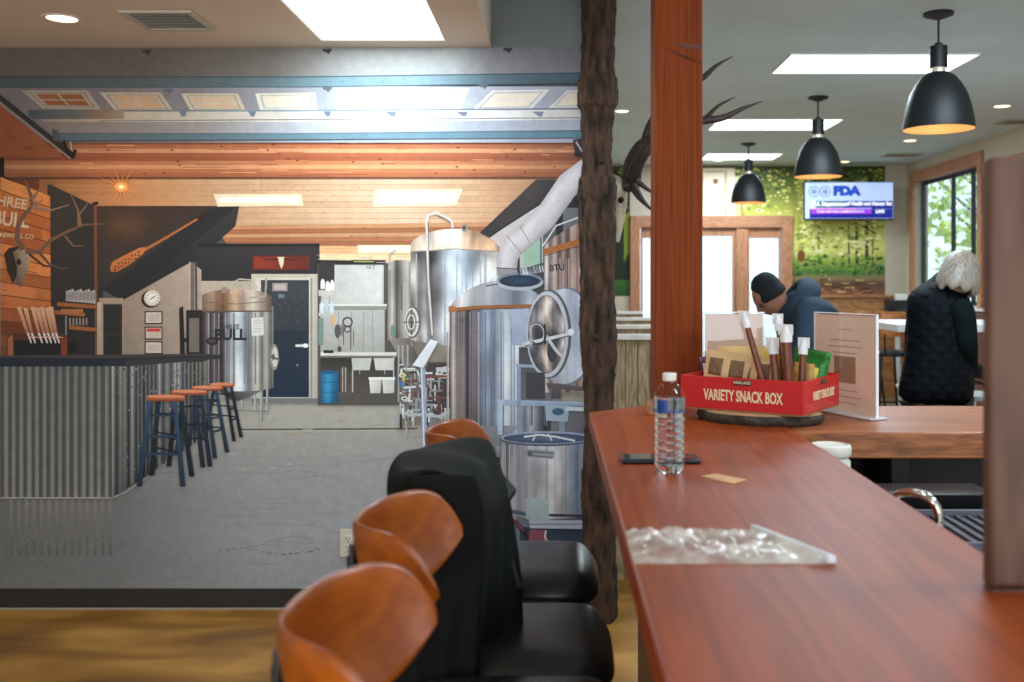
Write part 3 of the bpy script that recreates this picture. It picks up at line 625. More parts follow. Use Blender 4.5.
p.text('THREE', 230, 327, 7, (48, 50, 58), .15); p.k += 2; p.text('BULL', 231, 335, 15, (40, 40, 48), .6, .95); p.E(213, 341, 6, 4, (40, 34, 42)); p.E(213, 341, 4, 2.4, (84, 66, 76))
p.P([(252, 318), (264, 317), (264.5, 335), (252.5, 336)], (214, 214, 208))
for k in range(5): p.L([(254, 321+k*2.6), (262.5, 320.6+k*2.6)], .4, (150, 150, 146))
p.E(275, 357, 4.4, 13, (150, 146, 138)); p.E(275.5, 357, 3, 10, (205, 202, 194)); p.L([(271, 356), (281, 360)], 2, (96, 92, 88)); p.E(274, 357, 1.4, 3.4, (90, 88, 86)); p.done()
# ---- wash-up corner
p = pr('printed_wash_corner', 5, 'steel sinks, hood and shelves pictured at the far end of the mural')
p.R(318, 264, 410, 405, (88, 84, 80)); p.R(321, 309, 385, 352, (190, 190, 186), (170, 170, 164)); p.R(321.5, 265, 384, 306, (206, 206, 200), (190, 190, 184)); p.H(330, 265, 382, 305, (196, 196, 190), (214, 214, 208)); p.L([(330, 265), (330, 306)], .8, (160, 158, 152))
p.R(321, 305, 387, 310, (150, 148, 142)); p.R(321, 304, 387, 306, (222, 222, 216)); p.text('HLT', 371, 267.5, 5, (130, 120, 110), .1)
for x in (339, 352, 364, 373): p.L([(x, 311), (x, 350)], .8, (150, 150, 146))
p.R(319, 262, 335, 296, (60, 56, 54)); p.R(319, 290, 335, 296, (200, 198, 192)); p.R(319, 313, 334, 316, (196, 194, 190)); p.R(319, 318, 324, 345, (120, 150, 140))
for k, (x, y) in enumerate(((321, 279), (326, 281), (330.5, 280))): p.P([(x, y+10), (x, y+3), (x+1.4, y), (x+3, y), (x+4.4, y+3), (x+4.4, y+10)], (232, 232, 228))
for k, (x, y) in enumerate(((320, 302), (325, 300), (330, 302))): p.P([(x, y+11), (x, y+3), (x+1.4, y), (x+3, y), (x+4.2, y+3), (x+4.2, y+11)], (206, 220, 222) if k != 1 else (180, 205, 215))
p.E(334, 320, 3, 5, (214, 178, 142)); p.ring(348, 322, 4.5, 4.5, 1.6, (60, 56, 56)); p.ring(348, 329, 3, 3, 1.3, (70, 66, 66)); p.E(342, 330, 1.6, 6, (128, 124, 120)); p.L([(351, 324), (351, 350)], .9, (80, 76, 76)); p.L([(354, 330), (354, 346)], .8, (120, 60, 50)); p.E(340, 349, 2, 3, (80, 74, 72)); p.E(338, 331, 3, 7, (90, 88, 88)); p.L([(344, 318), (344, 345)], 1, (100, 96, 92))
p.R(321, 352, 397, 356, (214, 214, 208)); p.R(321, 355.5, 397, 357.5, (120, 116, 110)); p.R(324, 350, 334, 353, (40, 38, 38))
p.R(321, 357.5, 397, 395, (52, 48, 44), (92, 86, 78)); p.P([(352, 358), (372, 358), (370, 370), (353, 370)], (196, 196, 190)); p.P([(374, 358), (395, 358), (394, 370), (376, 370)], (202, 202, 196))
p.L([(360, 370), (360, 374)], 1, (150, 150, 150)); p.L([(385, 370), (385, 374)], 1, (150, 150, 150)); p.R(338, 368, 348, 390, (90, 84, 80))
for x in (340, 343, 346): p.L([(x, 367), (x, 392)], .9, rnd.choice([(180, 176, 170), (30, 28, 28)]))
p.L([(353, 370), (353, 392)], 1.2, (190, 190, 186)); p.L([(394, 356), (394, 392)], 1.2, (180, 180, 176))
for x in (369.5, 382.5): p.P([(x, 377.5), (x+12.5, 377.5), (x+11.2, 393), (x+1.2, 393)], [(222, 222, 214), (204, 204, 198), (190, 190, 182), (212, 212, 204)]); p.R(x-.4, 377, x+12.9, 379.4, (236, 236, 230))
p.done()
p = pr('printed_blue_barrel', 6); p.tank(321, 339, lambda x: 372, arc(330, 9.5, 401, 2, False), [(0, (10, 84, 130)), (.4, (40, 150, 206)), (1, (8, 96, 152))], 12, 3); p.E(330, 372, 9, 1.8, (20, 100, 150)); p.L([(321, 382), (339, 382)], .6, (10, 80, 120)); p.L([(321, 392), (339, 392)], .6, (10, 80, 120)); p.done()
# ---- far and big tanks
p = pr('printed_far_tank', 7, 'narrow steel tank at the far end pictured in the mural')
p.tank(388, 413, arc(401, 14, 266, 6), lambda x: 340, [(0, (120, 114, 106)), (.2, (196, 190, 180)), (.35, (84, 78, 74)), (.6, (170, 164, 156)), (.8, (214, 212, 206)), (1, (110, 106, 102))], 20, 14, 8)
p.L([(390, 270), (390, 254), (396, 250)], 1.6, (180, 174, 166)); p.P([(389, 338), (413, 338), (420, 366), (405, 366)], [(150, 142, 132), (110, 104, 98), (70, 66, 62), (130, 124, 118)])
p.L([(402, 285), (402, 310)], .8, (60, 58, 56)); p.E(393, 331, 2, 7, (140, 136, 130)); p.R(393, 325, 396, 336, (90, 160, 110))
for x in (399, 403, 408): p.L([(x, 345), (x, 402)], 1.6, (170, 168, 164))
p.done()
p = pr('printed_large_tank', 8, 'large domed fermenting tank pictured behind the nearer tanks')
p.tank(411, 502, arc(456, 47, 252, 16), lambda x: 346, [(0, (150, 142, 134)), (.05, (214, 208, 200)), (.09, (128, 122, 118)), (.16, (176, 172, 168)), (.22, (92, 90, 90)), (.28, (128, 128, 130)), (.36, (176, 182, 190)), (.5, (186, 200, 214)), (.62, (172, 192, 210)), (.7, (200, 210, 218)), (.85, (214, 208, 196)), (1, (150, 150, 150))], 60, 8, 2, [(0, .9), (.12, .75), (.3, 1.02), (.5, .92), (.75, 1.04), (1, .85)], amp=.42, fx=.035, fy=.03)
p.streaks(412, 500, lambda x: 254, lambda x: 345, 10, 43, .8, 1.12, (170, 178, 186)); p.tank(411, 500, arc(456, 46, 248, 19), lambda x: 252-2*math.sqrt(max(0, 1-((x-456)/46)**2)), [(0, (170, 150, 130)), (.2, (228, 212, 194)), (.5, (240, 226, 208)), (.7, (206, 168, 136)), (.9, (190, 150, 120)), (1, (130, 110, 96))], 40, 6, 6, amp=.3)
p.L([(412, 252), (456, 249), (500, 252)], .9, (140, 128, 118))

p.E(465, 228, 3.4, 4, (150, 140, 130)); p.E(464.5, 228, 1.6, 2, (70, 60, 56))
p.P([(411, 340), (450, 346), (452, 370), (436, 385), (425, 372)], [(120, 108, 96), (150, 140, 130), (110, 104, 100), (60, 54, 50), (128, 118, 108)])
p.E(413, 322, 8.5, 16, (110, 106, 102)); p.E(412, 322, 7.2, 14.4, (214, 212, 206)); p.E(411.5, 322, 5.6, 12, (140, 138, 134)); p.L([(404, 322), (420, 322)], 1.2, (60, 58, 58)); p.L([(412, 309), (412, 335)], 1.2, (64, 62, 60)); p.ring(411.5, 322, 3.5, 7, .9, (226, 224, 218))
p.L([(433, 335), (429, 280), (427, 222), (429, 215), (436, 213), (446, 217), (452, 221), (453, 228)], 2.6, (206, 200, 194)); p.L([(434, 335), (430, 280), (428.3, 222)], .7, (96, 92, 90)); p.L([(437, 215), (446, 219), (451, 223)], .8, (130, 124, 118))
p.done()
# ---- valves, panel stand
p = pr('printed_pipework', 10, 'clutter of valves and pipes pictured under the big tank')
p.R(400, 366, 456, 424, (96, 88, 80), (124, 118, 110)); p.R(428, 362, 452, 416, (70, 64, 62))
for k in range(150):
    x, y = rnd.uniform(398, 452), rnd.uniform(364, 420); c = rnd.choice([(196, 196, 196), (150, 160, 172), (52, 46, 44), (110, 66, 48), (214, 216, 216), (170, 170, 168), (40, 40, 44), (128, 136, 150)])
    if rnd.random() < .5: p.L([(x, y), (x+rnd.uniform(3, 14), y+rnd.uniform(-1, 1))], rnd.uniform(.9, 2.4), c)
    else: p.L([(x, y), (x+rnd.uniform(-1, 1), y+rnd.uniform(4, 16))], rnd.uniform(.8, 2.2), c)
for (x, y) in ((403, 375), (405, 398), (440, 372), (444, 376), (410, 412)): p.E(x, y, 3.6, 2.2, (206, 208, 210), 12); p.E(x, y, 1.6, 1, (90, 90, 92), 8)
p.L([(404, 372), (404, 388)], 2, (214, 190, 60)); p.E(403, 384, 2, 4, (60, 130, 200), 10); p.L([(426, 376), (452, 376)], 2.4, (130, 72, 52)); p.L([(428, 397), (450, 397)], 1.8, (120, 80, 64))
for x in (448, 452, 456, 460): p.L([(x, 332), (x, 430)], 2, (150, 146, 144)); p.L([(x+.6, 332), (x+.6, 430)], .6, (226, 222, 218))
p.L([(404, 413), (440, 416), (452, 410)], 3, (176, 182, 190)); p.done()
p = pr('printed_sign_stand', 11); p.L([(423, 364), (425.5, 446)], 4.6, (150, 168, 196)); p.L([(422, 366), (424.5, 446)], 1, (220, 226, 236)); p.P([(431, 339), (438.5, 341.5), (424, 367.5), (413, 365)], [(226, 232, 238), (236, 238, 242), (214, 220, 228), (222, 226, 232)]); p.L([(413, 365.5), (424, 368), (438.5, 342)], .9, (130, 134, 144)); p.done()
# ---- duct and roof wedge
p = pr('printed_vent_duct', 12, 'white vent pipe rising to the right pictured over the tanks')
p.P([(480, 233), (536, 180), (560, 180), (560, 206), (505, 245)], [(52, 44, 44), (72, 62, 60), (46, 40, 42), (36, 34, 38), (60, 54, 54)])
p.P([(490, 238), (542, 202), (547, 206), (503, 250)], (196, 188, 184)); p.L([(489, 237), (542, 203)], 1.6, (30, 28, 30)); p.R(556, 184, MR, 250, (34, 36, 42)); p.R(563, 208, 578, 240, (110, 110, 114)); p.R(520, 232, 556, 268, (176, 186, 180)); p.R(524, 240, 540, 266, (150, 186, 158)); p.L([(541, 236), (541, 268)], 1.6, (80, 86, 88)); p.R(543, 215, 556, 270, (92, 96, 100))
U = [(MR, 148), (560, 176), (541, 204), (520, 226), (507, 236), (500, 248), (497, 268)]; D_ = [(MR, 180), (575, 196), (552, 228), (532, 246), (522, 254), (518, 260), (517, 270)]
p.k += 1
for i in range(len(U)-1):
    for t0, t1, m0, m1 in ((0, .3, .92, 1.06), (.3, .7, 1.06, .98), (.7, 1, .98, .8)):
        c = (200, 194, 196); A, B = lp2(U[i], D_[i], t0), lp2(U[i+1], D_[i+1], t0); C_, E_ = lp2(U[i+1], D_[i+1], t1), lp2(U[i], D_[i], t1)
        p.P([A, B, C_, E_], [[q*m0 for q in c], [q*m0 for q in c], [q*m1 for q in c], [q*m1 for q in c]], up=False)
for i in (3, 4): p.L([U[i], D_[i]], .8, (140, 134, 134))
p.P([(497, 268), (518, 269), (519, 275), (497, 276)], (150, 150, 152)); p.L([(497, 268), (518, 269)], 1.2, (90, 88, 90)); p.done()
# ---- middle tank
p = pr('printed_mash_tank', 13, 'shining brew tank with an open lid pictured in the middle of the mural')
p.tank(450, 551, lambda x: 308-2*math.sqrt(max(0, 1-((x-500)/52)**2)), lambda x: 452, [(0, (96, 80, 76)), (.04, (206, 196, 190)), (.08, (104, 88, 84)), (.14, (150, 136, 132)), (.17, (60, 60, 72)), (.24, (128, 104, 100)), (.3, (96, 110, 136)), (.36, (150, 166, 188)), (.44, (112, 130, 156)), (.5, (176, 190, 206)), (.56, (206, 216, 226)), (.62, (170, 184, 204)), (.68, (214, 220, 230)), (.74, (120, 132, 154)), (.8, (190, 196, 208)), (.88, (112, 110, 122)), (.94, (64, 62, 72)), (1, (84, 82, 92))], 70, 9, 4, [(0, .95), (.5, 1.02), (1, .9)])
p.tank(450, 551, lambda x: 309-28*max(0, 1-((x-500)/50.5)**2)**.75, lambda x: 309-2*math.sqrt(max(0, 1-((x-500)/52)**2)), [(0, (140, 130, 126)), (.12, (200, 194, 192)), (.25, (130, 130, 136)), (.4, (184, 186, 192)), (.5, (150, 156, 170)), (.65, (96, 104, 122)), (.8, (160, 168, 184)), (1, (96, 100, 116))], 50, 5, 9)
p.streaks(451, 549, lambda x: 312, lambda x: 425, 20, 44, .78, 1.12, (150, 156, 172), 1.8); p.L([(450, 310), (475, 307.5), (500, 306.5), (530, 306), (551, 307)], 3.6, (150, 98, 54)); p.L([(450, 312), (475, 309.5), (500, 308.5), (551, 309)], .8, (84, 54, 36)); p.P([(449, 306), (456, 306), (457, 312), (449, 312)], (176, 112, 60))
p.E(520, 282, 23.5, 8.5, (176, 182, 192)); p.E(520, 280, 22.5, 7.2, (120, 132, 150)); p.E(520, 281, 20, 6, (22, 44, 74), 28, (40, 70, 108)); p.P([(520, 269), (543, 263), (545, 272), (524, 275)], [(130, 136, 144), (60, 62, 68), (90, 96, 108), (190, 194, 200)])
for k in range(10): p.L([(517+k*2.8, 269-k*.4), (520+k*2.6, 276-k*.5)], .9, rnd.choice([(214, 216, 220), (40, 42, 50), (150, 154, 162)]))
p.L([(488, 283), (493, 279), (496, 285)], 1.6, (206, 206, 210)); p.L([(486, 286), (498, 284)], 1.2, (84, 86, 92)); p.text('10', 461, 320, 5, (60, 50, 50), .1)
p.P([(511, 310), (529, 308), (529, 345), (512, 345)], [(176, 186, 214)]*2+[(150, 166, 200)]*2); p.R(519, 347, 551, 402, (76, 74, 84), (110, 116, 130)); p.P([(450, 425), (520, 425), (502, 445), (455, 448)], [(120, 116, 120), (150, 156, 170), (128, 132, 146), (100, 96, 98)])
p.done()
# ---- printed plinth floor beside the kettle
p = pr('printed_tiled_floor', 12)
p.P([(484, 412), (520, 404), (598, 404), (598, 588.2), (520, 588.2), (490, 520), (478, 470)], [(150, 150, 160), (140, 138, 146), (96, 94, 104), (70, 86, 106), (100, 112, 132), (116, 122, 140), (140, 144, 156)])
for k in range(12): p.L([(486, 414+k*4), (560, 404+k*2.4)], .5, (112, 104, 106))
p.P([(482, 458), (502, 456), (502, 466), (488, 470)], (32, 34, 40)); p.P([(488, 470), (503, 466), (503, 505), (497, 500)], (128, 146, 178))
p.R(520, 526, 598, 588.2, (40, 62, 88), (66, 84, 104)); p.done()
# ---- right tank with swing door
p = pr('printed_round_door_tank', 14, 'steel tank with a round swing door pictured beside the tree trunk')
p.tank(544, 598, lambda x: 248-30*max(0, min(1, (x-544)/45))**.7, lambda x: 392, [(0, (120, 108, 106)), (.05, (206, 200, 196)), (.12, (112, 96, 94)), (.2, (186, 160, 148)), (.28, (90, 78, 80)), (.36, (170, 150, 144)), (.44, (96, 60, 56)), (.52, (190, 170, 160)), (.62, (150, 110, 100)), (.7, (200, 190, 190)), (.85, (130, 120, 122)), (1, (90, 84, 88))], 44, 10, 12)
p.P([(544, 249), (583, 238), (598, 236), (598, 242), (583, 244), (544, 255)], (170, 102, 50)); p.streaks(545, 590, lambda x: 258, lambda x: 330, 12, 46, .7, 1.15, (160, 140, 136)); p.L([(544, 256), (583, 245)], .9, (96, 56, 34)); p.L([(543, 246), (556, 226), (583, 216)], 1.4, (214, 210, 208)); p.text('BTU', 557, 268, 9, (44, 36, 40), .2, .9, rot=-.1)
p.E(566, 336, 31, 49, (120, 122, 136)); p.E(564, 336, 30, 47.5, (196, 202, 216)); p.tank(552, 594, lambda x: 336-47*math.sqrt(max(0, 1-((x-564)/31)**2)), lambda x: 336+47*math.sqrt(max(0, 1-((x-564)/31)**2)), [(0, (150, 156, 172)), (.3, (206, 212, 224)), (.6, (176, 184, 206)), (.8, (214, 218, 226)), (1, (120, 122, 136))], 24, 5)
p.E(549, 334, 22.5, 44.5, (92, 92, 104)); p.E(547.5, 334, 21, 43, (190, 194, 204)); p.E(546.5, 334, 18.5, 39, (104, 92, 90), 32, (170, 160, 156)); p.tank(529, 564, lambda x: 334-38*math.sqrt(max(0, 1-((x-546.5)/18.3)**2)), lambda x: 334+38*math.sqrt(max(0, 1-((x-546.5)/18.3)**2)), [(0, (120, 116, 120)), (.25, (84, 80, 86)), (.5, (186, 170, 160)), (.7, (110, 100, 100)), (1, (170, 168, 172))], 24, 6, 31, [(0, 1), (.3, 1.15), (.55, .7), (.8, 1.2), (1, .9)], amp=.5, fx=.09, fy=.06); p.E(552, 350, 5, 12, (64, 64, 74), 16)
p.L([(524, 344), (572, 333)], 3.4, (206, 208, 214)); p.L([(524, 346), (572, 335)], .9, (60, 58, 64)); p.L([(545, 334), (556, 350), (562, 356)], 3, (196, 198, 206)); p.ring(538, 334, 8, 10, 1.8, (50, 48, 54)); p.ring(537, 333, 7, 9, .8, (214, 214, 218)); p.L([(531, 325), (531, 346)], 2, (170, 172, 180)); p.L([(545, 324), (545, 344)], 2, (44, 44, 50)); p.E(571, 332, 3, 3.6, (226, 228, 232), 12); p.E(524, 344, 2.4, 3, (190, 190, 196), 10)
p.P([(546, 382), (598, 388), (598, 392), (548, 388)], (96, 90, 92)); p.L([(556, 388), (556, 398)], 9, (84, 82, 90)); p.done()
# ---- frame, control box
p = pr('printed_steel_frame', 15); fr = (160, 184, 214)
p.P([(498, 399), (598, 402), (598, 406), (504, 405), (504, 432), (498, 434)], [fr, (170, 190, 210), (130, 150, 176), fr, (140, 160, 190), fr]); p.L([(501, 399), (501, 434)], 6, (176, 196, 222)); p.L([(503.5, 404), (503.5, 434)], 1, (96, 112, 140)); p.L([(562, 406), (562, 434)], 6, (130, 146, 170)); p.L([(516, 365), (534, 366)], 3, (150, 170, 200)); p.L([(519, 366), (519, 432)], 4, (140, 160, 190))
p.P([(545, 404), (569, 405), (568, 421), (546, 420)], (150, 176, 196)); p.E(558, 411, 6, 3.6, (60, 100, 130)); p.L([(566, 408), (598, 409)], 4, (196, 204, 214)); p.R(526, 372, 545, 398, (70, 70, 80)); p.done()
# ---- lidded pot on a stand
p = pr('printed_stock_pot', 16, 'large lidded pot pictured low in the mural beside the tree trunk')
p.tank(500, 598, lambda x: 440, lambda x: 506+12*math.sqrt(max(0, 1-((x-548)/52)**2)), [(0, (84, 80, 84)), (.03, (190, 186, 188)), (.07, (92, 90, 96)), (.12, (166, 164, 172)), (.2, (128, 130, 142)), (.3, (170, 172, 180)), (.42, (182, 182, 188)), (.55, (190, 188, 192)), (.66, (176, 178, 188)), (.74, (140, 150, 172)), (.8, (96, 112, 144)), (.86, (170, 178, 192)), (1, (90, 92, 106))], 44, 4, 3)
p.streaks(501, 590, lambda x: 444, lambda x: 508, 22, 45, .85, 1.12, (168, 170, 180)); p.E(546, 438, 46.5, 7.4, (70, 84, 108)); p.E(546, 437, 45.5, 6.6, (150, 166, 192)); p.E(546, 437.5, 42.5, 5, (60, 84, 118), 30, (92, 116, 150)); p.L([(524, 436), (540, 434), (556, 436), (575, 440)], 1.8, (216, 220, 226)); p.L([(536, 433), (533, 440)], 1.6, (200, 204, 214)); p.L([(548, 433), (552, 440)], 1.6, (200, 204, 214))
p.P([(526, 448), (555, 450), (554, 458), (526, 456)], (150, 154, 162)); p.L([(528, 450.5), (553, 452.5)], .9, (70, 72, 80)); p.L([(528, 454.5), (552, 456.5)], .9, (80, 84, 92)); p.E(530, 452.6, 2.6, 2.6, (100, 104, 112), 12)
p.P([(526, 497), (549, 498), (549, 521), (526, 518)], [(160, 182, 184), (166, 186, 186), (150, 174, 178), (150, 172, 176)]); p.P([(500, 506), (526, 511), (526, 515), (500, 510)], (70, 90, 120))
p.P([(529, 519), (598, 519), (598, 528), (530, 527)], (170, 176, 196)); p.L([(529, 523), (598, 523)], 1, (96, 104, 128)); p.L([(549, 514), (598, 515)], 2.6, (52, 52, 78))
p.L([(500, 504), (510, 514), (522, 528), (530, 540)], 4, (48, 30, 40)); p.L([(502, 506), (512, 516), (524, 530)], 1.4, (150, 70, 84)); p.L([(507, 510), (516, 518)], 1, (214, 206, 200)); p.P([(530, 528), (546, 529), (548, 545), (528, 545)], (134, 78, 92)); p.L([(546, 529), (545, 536), (548, 541)], 1.8, (196, 190, 192)); p.done()
# ---------------------------------------------------------------- forest mural
forest = thing('wall_mural', 'bright green forest path mural on the far wall around the entrance', 'wall mural', (0, YF, 0))
def forest_part(name, x0, x1, y0, y1, n, seed, layer=0):
    q = Print(name, forest, layer, YF, base=.003, gain=GAIN, m=PMn); r_ = random.Random(seed)
    cols = [(166, (40, 62, 24)), (195, (104, 112, 44)), (225, (176, 170, 76)), (250, (206, 200, 110)), (260, (150, 160, 70)), (272, (66, 100, 44)), (278, (130, 110, 74)), (284, (84, 56, 42)), (297, (130, 84, 56))]
    for (ya, ca), (yb, cb) in zip(cols, cols[1:]): q.P([(x0, max(y0, ya)), (x1, max(y0, ya)), (x1, min(y1, yb)), (x0, min(y1, yb))], [ca, ca, cb, cb], up=False) if yb > y0 and ya < y1 else None
    q.k += 2
    def leafc(y):
        if y < 190: return r_.choice([(34, 46, 26), (70, 80, 34), (120, 124, 50), (186, 172, 80), (44, 60, 34), (206, 196, 110)])
        if y < 256: return r_.choice([(206, 196, 96), (140, 144, 60), (226, 216, 140), (104, 118, 50), (214, 206, 150), (172, 168, 80)])
        return r_.choice([(40, 80, 30), (70, 118, 40), (96, 130, 40), (34, 62, 34), (120, 150, 50)])
    for (tx, w_, yt) in ((818, 1.6, 215), (856, 3, 222), (866, 3.4, 215), (848, 1.6, 230), (800, 5, 190), (872, 1.4, 228), (742, 4, 170)):
        if x0 < tx < x1: q.L([(tx, 172 if tx < 810 else yt-30), (tx+1, 264)], w_, (52, 46, 24) if tx > 810 else (150, 138, 70))
    for i in range(n):
        if i % 60 == 0: q.k += 1
        x, y = r_.uniform(x0+3, x1-3), r_.uniform(y0+2, min(276, y1-2)); c = leafc(y)
        rr = r_.uniform(.5, 2.0) if r_.random() < .85 else r_.uniform(2, 4); xx = min(max(x, x0+rr*1.5), x1-rr*1.5)
        q.k -= 1 if False else 0
        a0 = r_.uniform(0, 6); pts = [(xx+rr*r_.uniform(.5, 1.4)*math.cos(a0+k*PI/3), y+rr*.7*r_.uniform(.5, 1.2)*math.sin(a0+k*PI/3)) for k in range(6)]
        q.P(pts, c, up=False) if False else (setattr(q, 'k', q.k+.35), q.P(pts, c, up=False))
    for i in range(40):
        x, y = r_.uniform(x0+4, x1-14), r_.uniform(279, 294)
        if y < y1-2: q.L([(x, y), (x+r_.uniform(4, 10), y+r_.uniform(-.5, .5))], r_.uniform(.8, 2), r_.choice([(60, 40, 28), (160, 110, 70), (196, 150, 96), (96, 60, 38)]))
    return q
q = forest_part('printed_forest', 792.5, 885, 166, 296, 1250, 1); q.L([(862, 226), (876, 234)], 1.5, (50, 44, 22)); q.E(801, 256, 4, 6, (110, 70, 40)); q.done()
q = forest_part('printed_canopy', 700, 792.5, 166, 215.5, 330, 2)
q.R(703, 168, 735, 215.5, (214, 196, 170), (236, 220, 204)); q.R(724, 170, 727, 215.5, (190, 160, 124)); q.R(705, 170, 723, 173, (186, 160, 128)); q.R(713, 179, 718, 184, (150, 96, 60)); q.text('E', 715.6, 181.5, 5, (90, 50, 30), .2); q.R(735, 176, 740, 215.5, (206, 190, 130))
q.done()
q = forest_part('printed_dark_trees', 600, 629.8, 166, 296, 60, 3)
q.R(606, 170, 629.8, 296, (30, 50, 26), (20, 34, 18)); q.P([(612, 220), (622, 215), (618, 290), (606, 290)], (40, 30, 20)); q.P([(624, 215), (629, 212), (629, 252), (624, 262)], (120, 132, 40)); q.R(606, 280, 629.8, 296, (50, 96, 34), (34, 70, 28))
for k in range(40): q.E(rnd.uniform(610, 627), rnd.uniform(172, 215), rnd.uniform(1, 2.4), rnd.uniform(.8, 1.8), rnd.choice([(90, 120, 40), (150, 150, 70), (40, 60, 30), (110, 70, 60)]), 7)
q.done()
# ================================================================ posts, bar
# bark-covered tree trunk column in front of the end of the mural
bark = mat('bark', (64, 46, 34), .95, var=.85, scale=34, bump=1.0, stretch=(1, 1, .3))
rnd = random.Random(11); b = NB(); tx, ty = (598-PX)*4.42/F, 4.40
prof = [(0.072+.006*math.sin(z*5.1)+.005*math.sin(z*11+1)+(.014 if abs(z-2.33) < .06 else 0)+(.012 if abs(z-1.9) < .05 else 0), z) for z in [i*CEIL/170 for i in range(171)]]
n = 56; rings = []
for (r, z) in prof:
    rings.append([b.verts.new((tx+.004*math.sin(z*2.2)+(r+.004*math.sin(5*a+z*3)+.0035*math.sin(11*a-z*6)+rnd.uniform(-.003, .003)+.004*math.sin(9*a+z*23)*math.sin(z*37+a*3))*math.cos(a), ty+(r+.004*math.sin(5*a+z*3))*math.sin(a), z)) for a in [2*PI*k/n for k in range(n)]])
for A, B in zip(rings, rings[1:]):
    for k in range(n): b.faces.new((A[k], A[(k+1) % n], B[(k+1) % n], B[k]))
b.faces.new(rings[0]); b.faces.new(rings[-1])
trunk = thing('tree_trunk_column', 'dark rough bark tree trunk standing from floor to ceiling between mural and bar', 'tree trunk', (tx, ty, 0))
obj('trunk', reparent_bm(b, trunk.location), bark, trunk)
for (z, a, r) in ((2.34, 3.6, .03), (1.93, 3.4, .022), (1.25, 4.5, .02), (2.02, 4.9, .016)):
    b = NB(); lathe(b, [(r, -.02), (r*.95, .0), (r*.6, .012), (0, .014)], 14); bmesh.ops.rotate(b, verts=b.verts, matrix=Matrix.Rotation(a-PI/2+PI, 3, 'Z') @ Matrix.Rotation(PI/2, 3, 'X'))
    bmesh.ops.translate(b, verts=b.verts, vec=(.075*math.cos(a), .075*math.sin(a), z)); obj('knot', b, mat('knot_wood', (52, 34, 24), .9, var=.3, scale=30), trunk)
# square fir post
fp = woodmat('fir_post', (108, 44, 10), (134, 60, 16), .6, 'Z', 3.0, coat=0, ring=22, lg=.012, bump=.05, spec=.15)
px0, px1, py0, py1 = .327, .492, 3.43, 3.595
post = thing('wooden_post', 'square orange-brown fir post rising from the bar to the ceiling', 'post', ((px0+px1)/2, (py0+py1)/2, 0))
obj('post_shaft', reparent_bm(bx(NB(), px0, px1, py0, py1, 0, CEIL), post.location), fp, post, bevel=.004)
# swirling knot on the post's front face
kn = mat('post_knot_wood', (96, 38, 16), .5, var=.3, scale=40)
b = NB(); zc = EYE-(48-PY)*3.43/F; q = [( .0, .0), (.05, .012), (.092, .012), (.094, -.03), (.06, -.025)]
hexa(b, [(.045+x-.0, -.0835, zc+z) for x, z in [(-.06, .016), (.036, .012), (.036, -.004), (-.01, -.004)]], [(.045+x, -.0845, zc+z) for x, z in [(-.06, .016), (.036, .012), (.036, -.004), (-.01, -.004)]])
obj('knot', b, kn, post)
b = NB(); tube(b, [(-.05, -.0825, zc+.005), (-.01, -.0835, zc-.018), (.035, -.0835, zc-.035), (.081, -.0825, zc-.052)], [.0015, .004, .004, .002], 8); obj('split', b, kn, post)
# ---- bar counter: long leg + return
def counter_mat():
    m = woodmat('bar_top_wood', (124, 48, 6), (148, 62, 10), .46, 'Y', 2.2, coat=0, ring=7, bump=.04, lg=.05, spec=.3)
    return m
cm = counter_mat(); cmx = woodmat('bar_return_wood', (126, 66, 34), (178, 104, 58), .36, 'X', 2.2, coat=.1, ring=8, bump=.05, lg=.05)
edge_w = woodmat('bar_edge_wood', (110, 58, 26), (176, 104, 54), .5, 'X', 3, ring=6)
CT, CB = 1.07, 1.02
bar = thing('bar_counter', 'long glossy reddish wood bar top running from the foreground to the square post', 'bar counter', (.39, 2.0, 0))
b = NB(); hexa(b, [(.118, .35, CB), (.67, .35, CB), (.67, 2.81, CB), (.67, 3.41, CB), (.30, 3.42, CB), (.094, 3.24, CB)], [(.118, .35, CT), (.67, .35, CT), (.67, 2.81, CT), (.67, 3.41, CT), (.30, 3.42, CT), (.094, 3.24, CT)])
obj('bar_top', reparent_bm(b, bar.location), cm, bar, bevel=.006)
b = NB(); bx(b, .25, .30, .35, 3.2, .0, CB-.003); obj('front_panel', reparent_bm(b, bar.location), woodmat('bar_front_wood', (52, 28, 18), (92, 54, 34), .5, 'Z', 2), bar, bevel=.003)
for y in (.9, 2.0, 3.1):
    b = NB(); hexa(b, [(.13, y-.02, CB-.004), (.249, y-.02, CB-.004), (.249, y-.02, CB-.2), (.235, y-.02, CB-.2)], [(.13, y+.02, CB-.004), (.249, y+.02, CB-.004), (.249, y+.02, CB-.2), (.235, y+.02, CB-.2)])
    obj('bracket', reparent_bm(b, bar.location), mat('black_steel', (26, 26, 28), .45, .3), bar)
ret = thing('bar_counter', 'thick edged wooden bar return running right behind the white bucket', 'bar counter', (1.5, 3.1, 0))
b = NB(); bx(b, .672, 2.6, 2.81, 3.41, CB-.025, CT-.001); obj('bar_top', reparent_bm(b, ret.location), [cmx, edge_w], ret, bevel=.005)
ro = ret.children[0]
for pl in ro.data.polygons:
    if pl.normal.y < -.9: pl.material_index = 1
dk = mat('dark_cabinet', (26, 20, 20), .6)
b = NB(); bx(b, .73, 2.6, 3.1, 3.16, 0, CB-.028); obj('back_panel', reparent_bm(b, ret.location), dk, ret)
for x in (.95, 1.7, 2.4):
    b = NB(); bx(b, x, x+.05, 2.85, 3.09, 0, CB-.028); obj('support', reparent_bm(b, ret.location), dk, ret)
